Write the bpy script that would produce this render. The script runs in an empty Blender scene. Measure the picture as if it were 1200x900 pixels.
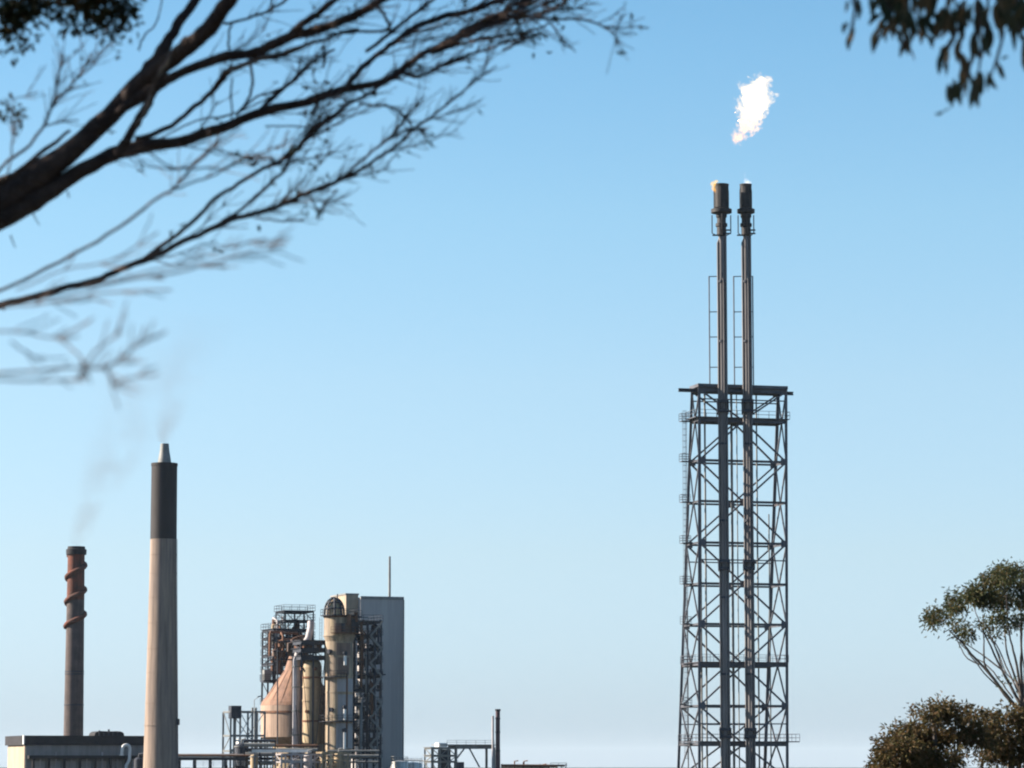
import bpy, math, random
from mathutils import Vector, Matrix
R = math.radians
random.seed(7)
sc = bpy.context.scene
col = sc.collection

# ------------------------------------------------------------------ camera, world, sun
F = 600 / math.tan(R(9.0))            # focal length in photo pixels (photo is 1200 px wide)
PITCH = math.atan(449 / F)            # horizon lies on the bottom edge of the picture
EYE = 1.7
cam_d = bpy.data.cameras.new('camera')
cam = bpy.data.objects.new('camera', cam_d)
col.objects.link(cam)
cam.location = (0, 0, EYE)
cam.rotation_euler = (R(90) + PITCH, 0, 0)
cam_d.sensor_width = 36
cam_d.lens = 18 / math.tan(R(9.0))
cam_d.clip_start = 0.2
cam_d.clip_end = 90000
cam_d.dof.use_dof = True
cam_d.dof.focus_distance = 560
cam_d.dof.aperture_fstop = 5.0
cam_d.dof.aperture_blades = 7
sc.camera = cam

SUN_AZ = 9.0      # degrees beyond straight left
SUN_EL = 26.0
sdir = Vector((-math.cos(R(SUN_AZ)) * math.cos(R(SUN_EL)), math.sin(R(SUN_AZ)) * math.cos(R(SUN_EL)), math.sin(R(SUN_EL))))
world = bpy.data.worlds.new('World')
sc.world = world
world.use_nodes = True
wn = world.node_tree.nodes
wl = world.node_tree.links
wn.clear()
sky = wn.new('ShaderNodeTexSky')
sky.sky_type = 'NISHITA'
sky.sun_disc = False
sky.sun_elevation = R(SUN_EL)
sky.sun_rotation = math.atan2(sdir.x, sdir.y)
sky.altitude = 0
sky.air_density = 1.05
sky.dust_density = 0.4
sky.ozone_density = 7.0
bg = wn.new('ShaderNodeBackground')
bg.inputs['Strength'].default_value = 0.087
wo = wn.new('ShaderNodeOutputWorld')
# slight white balance: clean blue above, pale cool air along the whole horizon
stc = wn.new('ShaderNodeTexCoord')
sxyz = wn.new('ShaderNodeSeparateXYZ')
stint = wn.new('ShaderNodeValToRGB')
stint.color_ramp.interpolation = 'LINEAR'
els = stint.color_ramp.elements
els[1].position = .24
for z_, c_ in ((0, (0.510, 0.576, 0.768)), (0.24, (0.626, 0.678, 0.573)), (0.0128, (0.492, 0.545, 0.702)), (0.0311, (0.564, 0.575, 0.672)), (0.0652, (0.698, 0.613, 0.591)), (0.1177, (0.799, 0.678, 0.577)), (0.17, (0.776, 0.720, 0.584)), (0.2188, (0.671, 0.697, 0.584))):
    e_ = els[0] if z_ == 0 else (els[-1] if z_ == .24 else els.new(z_))
    e_.position = z_
    e_.color = (*c_, 1)
smul = wn.new('ShaderNodeMix')
smul.data_type = 'RGBA'
smul.blend_type = 'MULTIPLY'
smul.inputs['Factor'].default_value = 1
wl.new(stc.outputs['Generated'], sxyz.inputs[0])
wl.new(sxyz.outputs['Z'], stint.inputs['Fac'])
wl.new(sky.outputs[0], smul.inputs['A'])
wl.new(stint.outputs['Color'], smul.inputs['B'])
wl.new(smul.outputs['Result'], bg.inputs['Color'])
wl.new(bg.outputs[0], wo.inputs['Surface'])

sun_d = bpy.data.lights.new('sun', 'SUN')
sun_d.energy = 5.0
sun_d.angle = R(0.53)
sun_d.color = (1.0, 0.87, 0.70)
sun = bpy.data.objects.new('sun', sun_d)
col.objects.link(sun)
sun.rotation_euler = sdir.to_track_quat('Z', 'Y').to_euler()
sun.location = (-200, 100, 200)

sc.view_settings.view_transform = 'Standard'
sc.view_settings.look = 'None'
sc.view_settings.exposure = 1.86
sc.view_settings.gamma = 1.0
sc.render.engine = 'CYCLES'
sc.cycles.use_denoising = True
sc.cycles.denoiser = 'OPENIMAGEDENOISE'
sc.cycles.sample_clamp_indirect = 4.0
sc.cycles.filter_width = 2.1
sc.cycles.max_bounces = 6
sc.cycles.transparent_max_bounces = 16
sc.cycles.volume_bounces = 0
sc.cycles.volume_max_steps = 256

# ------------------------------------------------------------------ helpers
CT, ST = math.cos(PITCH), math.sin(PITCH)

def P(px, py, Y):
    """World point at distance Y (along +y) that the photo shows at pixel px, py."""
    dx, dy = (px - 600) / F, (450 - py) / F
    t = Y / (CT - dy * ST)
    return Vector((dx * t, Y, EYE + (ST + dy * CT) * t))

def Z(py, Y):
    return P(600, py, Y).z

def XG(px, py, Y):
    return P(px, py, Y).x

class MB:
    def __init__(self):
        self.v, self.f, self.sm = [], [], []

    def add(self, verts, faces, smooth=False):
        o = len(self.v)
        self.v += [tuple(p) for p in verts]
        self.f += [tuple(i + o for i in q) for q in faces]
        self.sm += [smooth] * len(faces)
        return self

    def box(self, c, s, u=None):
        """Box centred on c, size s, its x axis along the horizontal unit vector u."""
        u = Vector(u) if u is not None else Vector((1, 0, 0))
        w = Vector((-u.y, u.x, 0))
        c = Vector(c)
        vs = []
        for dz in (-.5, .5):
            for a, b in ((-.5, -.5), (.5, -.5), (.5, .5), (-.5, .5)):
                vs.append(c + u * a * s[0] + w * b * s[1] + Vector((0, 0, dz * s[2])))
        return self.add(vs, [(3, 2, 1, 0), (4, 5, 6, 7), (0, 1, 5, 4), (1, 2, 6, 5), (2, 3, 7, 6), (3, 0, 4, 7)])

    def bar(self, p, q, w, h=None, ch=False):
        """Rectangular bar from p to q."""
        h = h or w
        p, q = Vector(p), Vector(q)
        d = (q - p).normalized()
        up = Vector((0, 0, 1)) if abs(d.z) < .95 else Vector((0, 1, 0))
        a = d.cross(up).normalized()
        b = a.cross(d)
        vs = [e + a * i * w / 2 + b * j * h / 2 for e in (p, q) for i, j in ((-1, -1), (1, -1), (1, 1), (-1, 1))]
        return self.add(vs, [(0, 1, 2, 3), (7, 6, 5, 4), (4, 5, 1, 0), (5, 6, 2, 1), (6, 7, 3, 2), (7, 4, 0, 3)])

    def ibar(self, p, q, w, h, t=None):
        """I-section beam: two flanges and a web."""
        t = t or h * .14
        p, q = Vector(p), Vector(q)
        d = (q - p).normalized()
        up = Vector((0, 0, 1)) if abs(d.z) < .95 else Vector((0, 1, 0))
        a = d.cross(up).normalized()
        b = a.cross(d)
        for off, ww, hh in ((b * (h - t) / 2, w, t), (-b * (h - t) / 2, w, t), (Vector(), t, h - 2 * t)):
            vs = [e + off + a * i * ww / 2 + b * j * hh / 2 for e in (p, q) for i, j in ((-1, -1), (1, -1), (1, 1), (-1, 1))]
            self.add(vs, [(0, 1, 2, 3), (7, 6, 5, 4), (4, 5, 1, 0), (5, 6, 2, 1), (6, 7, 3, 2), (7, 4, 0, 3)])
        return self

    def tube(self, pts, rad, n=8, cap=True, smooth=True):
        pts = [Vector(p) for p in pts]
        if not hasattr(rad, '__len__'):
            rad = [rad] * len(pts)
        o = []
        prev = None
        for i, p in enumerate(pts):
            d = (pts[min(i + 1, len(pts) - 1)] - pts[max(i - 1, 0)])
            d = d.normalized() if d.length > 1e-9 else Vector((0, 0, 1))
            if prev is None:
                a = d.cross(Vector((0, 0, 1)) if abs(d.z) < .9 else Vector((0, 1, 0))).normalized()
            else:
                a = prev - d * prev.dot(d)
                a = a.normalized() if a.length > 1e-6 else d.orthogonal().normalized()
            prev = a
            b = d.cross(a)
            o.append([p + (a * math.cos(2 * math.pi * k / n) + b * math.sin(2 * math.pi * k / n)) * rad[i] for k in range(n)])
        vs = [p for ring in o for p in ring]
        fs = [(i * n + k, i * n + (k + 1) % n, (i + 1) * n + (k + 1) % n, (i + 1) * n + k) for i in range(len(pts) - 1) for k in range(n)]
        self.add(vs, fs, smooth)
        if cap:
            m = len(pts) - 1
            self.add(o[0], [tuple(reversed(range(n)))])
            self.add(o[m], [tuple(range(n))])
        return self

    def lathe(self, c, prof, n=32, smooth=True, cap=True):
        """Turned shape round the vertical through c; prof = (z, radius) from the bottom up."""
        rings = [[Vector((c[0] + r * math.cos(2 * math.pi * k / n), c[1] + r * math.sin(2 * math.pi * k / n), z)) for k in range(n)] for z, r in prof]
        for i in range(len(prof) - 1):
            self.add(rings[i] + rings[i + 1], [(k, (k + 1) % n, n + (k + 1) % n, n + k) for k in range(n)], smooth)
        if cap:
            self.add(rings[0], [tuple(reversed(range(n)))])
            self.add(rings[-1], [tuple(range(n))])
        return self

    def build(self, name, mat, parent=None, weld=False):
        me = bpy.data.meshes.new(name)
        o = parent
        off = Vector()
        while o is not None:
            off += o.location
            o = o.parent
        me.from_pydata([tuple(Vector(p) - off) for p in self.v], [], self.f)
        me.polygons.foreach_set('use_smooth', self.sm)
        me.materials.append(mat)
        me.update()
        ob = bpy.data.objects.new(name, me)
        col.objects.link(ob)
        if parent is not None:
            ob.parent = parent
        return ob

def thing(name, label, cat, loc, group=None):
    o = bpy.data.objects.new(name, None)
    o.empty_display_size = .5
    col.objects.link(o)
    o.location = loc
    o['label'] = label
    o['category'] = cat
    if group:
        o['group'] = group
    return o

def tag(o, label=None, cat=None, group=None, kind=None):
    if label: o['label'] = label
    if cat: o['category'] = cat
    if group: o['group'] = group
    if kind: o['kind'] = kind
    return o

def rebase(o, loc):
    """Give a one-mesh top-level object its origin at loc."""
    loc = Vector(loc)
    o.data.transform(Matrix.Translation(-loc))
    o.location = loc
    return o

def one(mb, name, m, label, cat, loc, group=None):
    return tag(rebase(mb.build(name, m), loc), label, cat, group)

# ------------------------------------------------------------------ materials
def mat(name, c1, c2=None, rough=.75, scale=1.0, metal=0.0, bump=0.0, detail=5, stretch=(1, 1, 1), c3=None, lo=.35, hi=.65, bscale=None, streak=0.0, sscale=1.2):
    m = bpy.data.materials.new(name)
    m.use_nodes = True
    nt = m.node_tree
    n, l = nt.nodes, nt.links
    b = n['Principled BSDF']
    b.inputs['Roughness'].default_value = rough
    b.inputs['Metallic'].default_value = metal
    b.inputs['Specular IOR Level'].default_value = .15
    c2 = c2 or tuple(x * .7 for x in c1)
    tc = n.new('ShaderNodeTexCoord')
    mp = n.new('ShaderNodeMapping')
    mp.inputs['Scale'].default_value = stretch
    l.new(tc.outputs['Object'], mp.inputs['Vector'])
    nz = n.new('ShaderNodeTexNoise')
    nz.inputs['Scale'].default_value = scale
    nz.inputs['Detail'].default_value = detail
    nz.inputs['Roughness'].default_value = .62
    l.new(mp.outputs[0], nz.inputs['Vector'])
    cr = n.new('ShaderNodeValToRGB')
    cr.color_ramp.elements[0].position = lo
    cr.color_ramp.elements[1].position = hi
    cr.color_ramp.elements[0].color = (*c1, 1)
    cr.color_ramp.elements[1].color = (*c2, 1)
    if c3:
        e = cr.color_ramp.elements.new(min(.98, hi + .1))
        e.color = (*c3, 1)
    l.new(nz.outputs['Fac'], cr.inputs['Fac'])
    out = cr.outputs['Color']
    if streak:                                  # rain runs and soot: long vertical marks
        m2 = n.new('ShaderNodeMapping')
        m2.inputs['Scale'].default_value = (1, 1, .045)
        l.new(tc.outputs['Object'], m2.inputs['Vector'])
        n2 = n.new('ShaderNodeTexNoise')
        n2.inputs['Scale'].default_value = sscale
        n2.inputs['Detail'].default_value = 6
        n2.inputs['Roughness'].default_value = .7
        l.new(m2.outputs[0], n2.inputs['Vector'])
        r2 = n.new('ShaderNodeMapRange')
        r2.inputs['From Min'].default_value = .42
        r2.inputs['From Max'].default_value = .68
        r2.inputs['To Min'].default_value = 0
        r2.inputs['To Max'].default_value = streak
        l.new(n2.outputs['Fac'], r2.inputs['Value'])
        mx = n.new('ShaderNodeMix')
        mx.data_type = 'RGBA'
        l.new(r2.outputs[0], mx.inputs['Factor'])
        l.new(out, mx.inputs['A'])
        mx.inputs['B'].default_value = (*(x * .22 + .012 for x in c2), 1)
        out = mx.outputs['Result']
    l.new(out, b.inputs['Base Color'])
    if bump:
        nb = n.new('ShaderNodeTexNoise')
        nb.inputs['Scale'].default_value = bscale or scale * 4
        nb.inputs['Detail'].default_value = 6
        l.new(mp.outputs[0], nb.inputs['Vector'])
        bp = n.new('ShaderNodeBump')
        bp.inputs['Strength'].default_value = min(1, bump)
        bp.inputs['Distance'].default_value = .05
        l.new(nb.outputs['Fac'], bp.inputs['Height'])
        l.new(bp.outputs[0], b.inputs['Normal'])
    return m

def leaf_mat(name, cols, trans=.22, per_object=False):
    m = bpy.data.materials.new(name)
    m.use_nodes = True
    n, l = m.node_tree.nodes, m.node_tree.links
    n.clear()
    g = n.new('ShaderNodeNewGeometry')
    cr = n.new('ShaderNodeValToRGB')
    els = cr.color_ramp.elements
    while len(els) < len(cols):
        els.new(.5)
    for i, c in enumerate(cols):
        els[i].position = i / max(1, len(cols) - 1)
        els[i].color = (*c, 1)
    oi = n.new('ShaderNodeObjectInfo')
    l.new(oi.outputs['Random'] if per_object else g.outputs['Random Per Island'], cr.inputs['Fac'])
    d = n.new('ShaderNodeBsdfDiffuse')
    t = n.new('ShaderNodeBsdfTranslucent')
    gl = n.new('ShaderNodeBsdfGlossy')
    gl.inputs['Roughness'].default_value = .5
    gl.inputs['Color'].default_value = (.5, .5, .5, 1)
    mx = n.new('ShaderNodeMixShader')
    mx.inputs[0].default_value = trans
    l.new(cr.outputs[0], d.inputs[0])
    l.new(cr.outputs[0], t.inputs[0])
    l.new(d.outputs[0], mx.inputs[1])
    l.new(t.outputs[0], mx.inputs[2])
    m2 = n.new('ShaderNodeMixShader')
    m2.inputs[0].default_value = .015
    l.new(mx.outputs[0], m2.inputs[1])
    l.new(gl.outputs[0], m2.inputs[2])
    o = n.new('ShaderNodeOutputMaterial')
    l.new(m2.outputs[0], o.inputs['Surface'])
    return m

M = {}
M['steel'] = mat('tower_steel', (.088, .095, .118), (.062, .063, .076), .55, .6, bump=.1, c3=(.12, .07, .055), lo=.4, hi=.62)
M['steel_grey'] = mat('galvanised_steel', (.19, .195, .2), (.13, .135, .14), .55, .8, c3=(.13, .09, .07))
M['steel_dark'] = mat('dark_steel', (.036, .042, .06), (.024, .028, .04), .6, 1.0)
M['stack_pipe'] = mat('flare_pipe_steel', (.19, .18, .188), (.1, .094, .1), .6, .5, stretch=(1, 1, .12), c3=(.15, .1, .08), streak=.5, sscale=3)
M['tip'] = mat('burnt_alloy', (.034, .032, .036), (.02, .02, .022), .6, 1.2, c3=(.09, .05, .03))
M['concrete'] = mat('chimney_concrete', (.255, .198, .165), (.185, .148, .135), .9, .45, bump=.4, stretch=(1, 1, .12), detail=8, c3=(.17, .14, .13), lo=.4, hi=.62, streak=.55, sscale=1.6)
M['black_paint'] = mat('dark_band_paint', (.03, .027, .032), (.02, .018, .022), .7, .5, stretch=(1, 1, .2), c3=(.04, .03, .028), streak=.4)
M['brick_red'] = mat('sooty_red_brick', (.15, .052, .038), (.075, .045, .04), .9, .6, bump=.3, c3=(.06, .045, .04), streak=.6, sscale=2)
M['brick_grey'] = mat('weathered_grey_brick', (.1, .08, .08), (.065, .055, .058), .9, .5, bump=.3, c3=(.06, .05, .05), streak=.5, sscale=2)
M['cladding'] = mat('grey_cladding', (.36, .34, .34), (.32, .302, .305), .7, .25, stretch=(1, 1, .1), detail=6, streak=.3, sscale=.9)
M['cream_wall'] = mat('cream_render', (.36, .29, .225), (.29, .235, .185), .85, .5, stretch=(1, 1, .4), streak=.4)
M['grey_wall'] = mat('grey_block_wall', (.22, .215, .22), (.18, .175, .18), .85, .5, streak=.4)
M['cream'] = mat('cream_vessel_paint', (.41, .32, .205), (.28, .215, .15), .6, .45, stretch=(1, 1, .3), c3=(.2, .13, .09), hi=.58, streak=.75, sscale=1.5)
M['mauve'] = mat('faded_vessel_paint', (.38, .3, .205), (.25, .2, .16), .65, .4, stretch=(1, 1, .25), c3=(.17, .12, .1), hi=.58, streak=.8, sscale=1.5)
M['salmon'] = mat('salmon_vessel_paint', (.26, .152, .108), (.2, .12, .094), .8, .5, stretch=(1, 1, .35), c3=(.18, .105, .085), hi=.58, streak=.65, sscale=.9)
M['salmon_pale'] = mat('pale_salmon_paint', (.33, .24, .19), (.26, .19, .155), .8, .5, stretch=(1, 1, .35), c3=(.16, .11, .09), hi=.6, streak=.5)
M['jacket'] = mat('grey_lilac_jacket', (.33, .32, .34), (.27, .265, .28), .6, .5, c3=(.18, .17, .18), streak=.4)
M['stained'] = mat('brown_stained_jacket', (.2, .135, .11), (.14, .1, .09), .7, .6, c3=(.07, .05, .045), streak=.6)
M['white'] = mat('white_paint', (.7, .7, .7), (.58, .58, .58), .5, .8, streak=.35, sscale=2)
M['silver'] = mat('pipe_lagging', (.42, .39, .41), (.32, .3, .32), .55, .7, c3=(.2, .18, .18), streak=.5, sscale=2)
M['rust'] = mat('rusty_steel', (.16, .075, .045), (.085, .05, .04), .85, 1.2, c3=(.05, .035, .03))
M['roof_dark'] = mat('dark_roof_sheet', (.028, .027, .033), (.018, .018, .023), .8, .6)
M['maroon'] = mat('maroon_stack_paint', (.07, .038, .048), (.05, .03, .04), .6, 1.0)
M['bark'] = mat('gum_bark', (.075, .054, .049), (.035, .026, .026), .9, 9, bump=.8, stretch=(1, 1, 1), c3=(.1, .078, .07), lo=.38, hi=.6)
M['bark_pale'] = mat('pale_gum_bark', (.22, .185, .165), (.1, .075, .065), .85, 9, bump=.5, c3=(.07, .05, .045), lo=.4, hi=.58)
M['bark_far'] = mat('grey_gum_bark', (.085, .075, .072), (.045, .04, .04), .9, 2.5)
M['leaf_near'] = leaf_mat('near_gum_leaf', [(.02, .026, .013), (.034, .036, .017), (.055, .036, .018)], .12)
M['leaf_gum'] = leaf_mat('gum_leaf', [(.03, .044, .022), (.05, .06, .027), (.07, .066, .03), (.085, .062, .03)])
M['leaf_bush'] = leaf_mat('brown_green_leaf', [(.035, .038, .016), (.065, .052, .022), (.085, .06, .028), (.1, .062, .035)])
M['leaf_hang'] = leaf_mat('drooping_gum_leaf', [(.02, .026, .013), (.03, .033, .017), (.05, .04, .02), (.12, .07, .035), (.035, .035, .02)], .2, True)  # the brightest brown stands in for sunlit leaves, picked per leaf

# ------------------------------------------------------------------ ground and air
def ground():
    g = MB()
    xs = [-19000, -6000, -2000, -800, -300, -100, -30, 0, 30, 100, 300, 800, 2000, 6000, 19000]
    ys = [-800, -100, -20, 0, 10, 30, 60, 120, 250, 450, 700, 1200, 2500, 6000, 19000]
    vs = [(x, y, 0) for y in ys for x in xs]
    n = len(xs)
    g.add(vs, [(j * n + i, j * n + i + 1, (j + 1) * n + i + 1, (j + 1) * n + i) for j in range(len(ys) - 1) for i in range(n - 1)])
    m = mat('dry_grass_ground', (.06, .058, .042), (.042, .044, .032), .95, .25, bump=.4, detail=9, c3=(.1, .085, .06))
    tag(g.build('ground', m), kind='structure')
ground()

def haze_box():
    b = MB()
    b.box((0, 9300, 57), (39000, 20600, 118))       # z from -2 to 116, clear of the camera, the flame and the ground sheet
    m = bpy.data.materials.new('pale_air')
    m.use_nodes = True
    n, l = m.node_tree.nodes, m.node_tree.links
    n.clear()
    v = n.new('ShaderNodeVolumePrincipled')
    v.inputs['Color'].default_value = (.72, .86, 1, 1)
    v.inputs['Density'].default_value = HAZE
    v.inputs['Anisotropy'].default_value = 0.0
    o = n.new('ShaderNodeOutputMaterial')
    l.new(v.outputs[0], o.inputs['Volume'])
    tag(b.build('haze', m), kind='stuff')
HAZE = 0.00002
if HAZE > 0:
    haze_box()

# ------------------------------------------------------------------ flare tower
PHI = R(15)
U = Vector((math.cos(PHI), math.sin(PHI), 0))       # along the front face, to the right and away
V = Vector((-math.sin(PHI), math.cos(PHI), 0))      # into the depth of the tower
TY = 500.0
LV = [456, 491.5, 539, 587, 635.5, 683.5, 731, 778.5, 827, 872]
tw0 = P(819.5, 898, TY); tw0.z = 0
WF = 14.3
zl = [Z(y, TY) for y in LV] + [0.0]
ztop = zl[0] + .9

def rear_depth(z):
    return 10.6 - (10.6 - 3.5) * (z / ztop)

def corner(k, z):
    """k: 0 front left, 1 front right, 2 rear right, 3 rear left."""
    p = tw0 + (U * WF if k in (1, 2) else Vector()) + U * (.42 * z / ztop)
    if k in (2, 3):
        p = p + V * rear_depth(z)
    return Vector((p.x, p.y, z))

tower = thing('flare_tower', 'tall dark braced lattice steel tower carrying the two flare stacks', 'tower', tw0)
for k in range(4):
    w = .5 if k == 2 else .42
    lg = MB().bar(corner(k, 0), corner(k, ztop), w, w).build('leg', M['steel'], tower)
    MB().box(corner(k, .25), (1.3, 1.3, .5), U).build('base_plinth', M['concrete'], lg)
for i, z in enumerate(zl[:-1]):
    thick = i in (0, 1, 7, 9)
    h = .62 if thick else .36
    for a, b in ((0, 1), (3, 2)):
        hh = h if a == 0 else h * .8
        MB().ibar(corner(a, z), corner(b, z), .3, hh, .1).build('beam', M['steel'], tower)
    for a, b in ((0, 3), (1, 2)):
        MB().ibar(corner(a, z), corner(b, z), .24, .3, .08).build('beam', M['steel'], tower)
# X braces over two storeys on front and rear faces: corner nodes on even levels, crossings on odd ones
def mid(a, b, z):
    return (corner(a, z) + corner(b, z)) / 2
nodes = zl + []
for i in range(len(nodes) - 1):
    z1, z0 = nodes[i], nodes[i + 1]
    up_corner = (i % 2 == 0)
    for a, b in ((0, 1), (3, 2)):
        for e in (a, b):
            if up_corner:
                p, q = corner(e, z1), mid(a, b, z0)
            else:
                p, q = mid(a, b, z1), corner(e, z0)
            MB().bar(p, q, .25, .25).build('brace', M['steel'], tower)
    for a, b in ((0, 3), (1, 2)):
        m_ = mid(a, b, z0)
        if up_corner:
            MB().bar(corner(a, z1), m_, .2, .2).build('brace', M['steel'], tower)
            MB().bar(corner(b, z1), m_, .2, .2).build('brace', M['steel'], tower)
        else:
            MB().bar(mid(a, b, z1), corner(a, z0), .2, .2).build('brace', M['steel'], tower)
            MB().bar(mid(a, b, z1), corner(b, z0), .2, .2).build('brace', M['steel'], tower)
# gusset plates at the corner nodes and brace crossings of the two main faces
for i, z in enumerate(zl[:-1]):
    for a, b in ((0, 1), (3, 2)):
        spots = [corner(a, z) + U * .45, corner(b, z) - U * .45] if i % 2 == 0 else [mid(a, b, z)]
        for c in spots:
            MB().box(c - V * .14, (1.0, .05, 1.0), U).build('gusset_plate', M['steel'], tower)
# secondary horizontals
for py in (467, 655.5, 848):
    z = Z(py, TY)
    for a, b in ((0, 1), (3, 2)):
        MB().bar(corner(a, z), corner(b, z), .16, .18).build('tie_beam', M['steel'], tower)

def rail(mb, pts, h=1.1, post=.06, mids=1):
    for p, q in zip(pts, pts[1:]):
        p, q = Vector(p), Vector(q)
        L = (q - p).length
        n = max(1, int(round(L / 1.8)))
        for i in range(n + 1):
            a = p.lerp(q, i / n)
            mb.bar(a, a + Vector((0, 0, h)), post)
        for k in range(mids + 1):
            dz = Vector((0, 0, h * (1 - k / (mids + 1))))
            mb.bar(p + dz, q + dz, post)

def platform(i, over_l, over_r, over_f=.5, deck_t=.12, rl=True, dz=.32):
    z = zl[i] + dz
    a = corner(0, z) - U * over_l - V * over_f
    b = corner(1, z) + U * over_r - V * over_f
    c = corner(2, z) + U * over_r + V * .3
    d = corner(3, z) - U * over_l + V * .3
    mb = MB()
    t = Vector((0, 0, deck_t))
    vs = [a, b, c, d, a + t, b + t, c + t, d + t]
    mb.add(vs, [(3, 2, 1, 0), (4, 5, 6, 7), (0, 1, 5, 4), (1, 2, 6, 5), (2, 3, 7, 6), (3, 0, 4, 7)])
    dk = mb.build('platform_deck', M['steel'], tower)
    if rl:
        r = MB()
        rail(r, [a + t, b + t, c + t, d + t, a + t])
        r.build('handrail', M['steel'], dk)
    return z
platform(0, .35, .15, .5, .5, rl=False, dz=.35)
platform(1, .8, .45, .5, .12)
platform(7, .2, .15, .35, .12)
platform(9, .1, 1.9, .45, .14)
# long carrier beam under the head platform, sticking out on both sides
zb = zl[0] - .15
MB().ibar(corner(0, zb) - U * 3.2 + V * .6, corner(1, zb) + U * 1.4 + V * .6, .4, .55, .12).build('carrier_beam', M['steel_dark'], tower)
# rest platforms and caged ladder up the left rear leg
lad = MB()
def ladpt(z, du):
    p = tw0 - U * .45 + V * 4.0
    return Vector((p.x, p.y, z))
for s in (-.22, .22):
    lad.tube([ladpt(z, .75) + V * s for z in [1 + k * 2 for k in range(29)]], .035, 5)
z = 1.2
while z < 57:
    lad.bar(ladpt(z, .75) - V * .22, ladpt(z, .75) + V * .22, .035)
    z += .45
lad.build('ladder', M['steel'], tower)
cage = MB()
z = 3.0
while z < 57.5:
    c = ladpt(z, .75)
    pts = [c + V * .38 * math.cos(a) - U * .62 * math.sin(a) for a in [math.pi * k / 6 for k in range(7)]]
    for p, q in zip(pts, pts[1:]):
        cage.bar(p, q, .04)
    z += .95
for k in (1, 3, 5):
    a = math.pi * k / 6
    cage.tube([ladpt(z_, .75) + V * .38 * math.cos(a) - U * .62 * math.sin(a) for z_ in (3, 20, 40, 57)], .025, 4)
cage.build('ladder_cage', M['steel'], tower)
for i in range(1, 10):
    z = zl[i] + .1
    c = ladpt(z, 0) - U * .1
    b = MB().box(c + Vector((0, 0, 0)), (1.7, 1.5, .1), U).build('rest_platform', M['steel'], tower)
    r = MB()
    q = [c - U * .85 - V * .75, c - U * .85 + V * .75, c + U * .8 + V * .75]
    rail(r, [p + Vector((0, 0, .05)) for p in q], 1.15, .06, 2)
    rail(r, [c - U * .85 - V * .75, c + U * .5 - V * .75], 1.15, .06, 2)
    r.build('handrail', M['steel'], b)
# riser pipes inside the tower
for px, dep, r, top in ((824, 2.6, .14, None), (861, 1.6, .2, None), (884, 1.4, .16, None), (905, 2.4, .1, 600), (829.5, 2.0, .15, None), (891, 2.0, .13, None), (809, 6.0, .1, 700), (868, 3.0, .09, None)):
    b = P(px, 880, TY + 2)
    p0 = Vector((b.x, TY + dep + 2.0, 0.0))
    zt = zl[0] if top is None else Z(top, TY)
    t = MB().tube([p0, (p0.x, p0.y, zt)], r, 8).build('riser_pipe', M['steel_grey'], tower)

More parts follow.
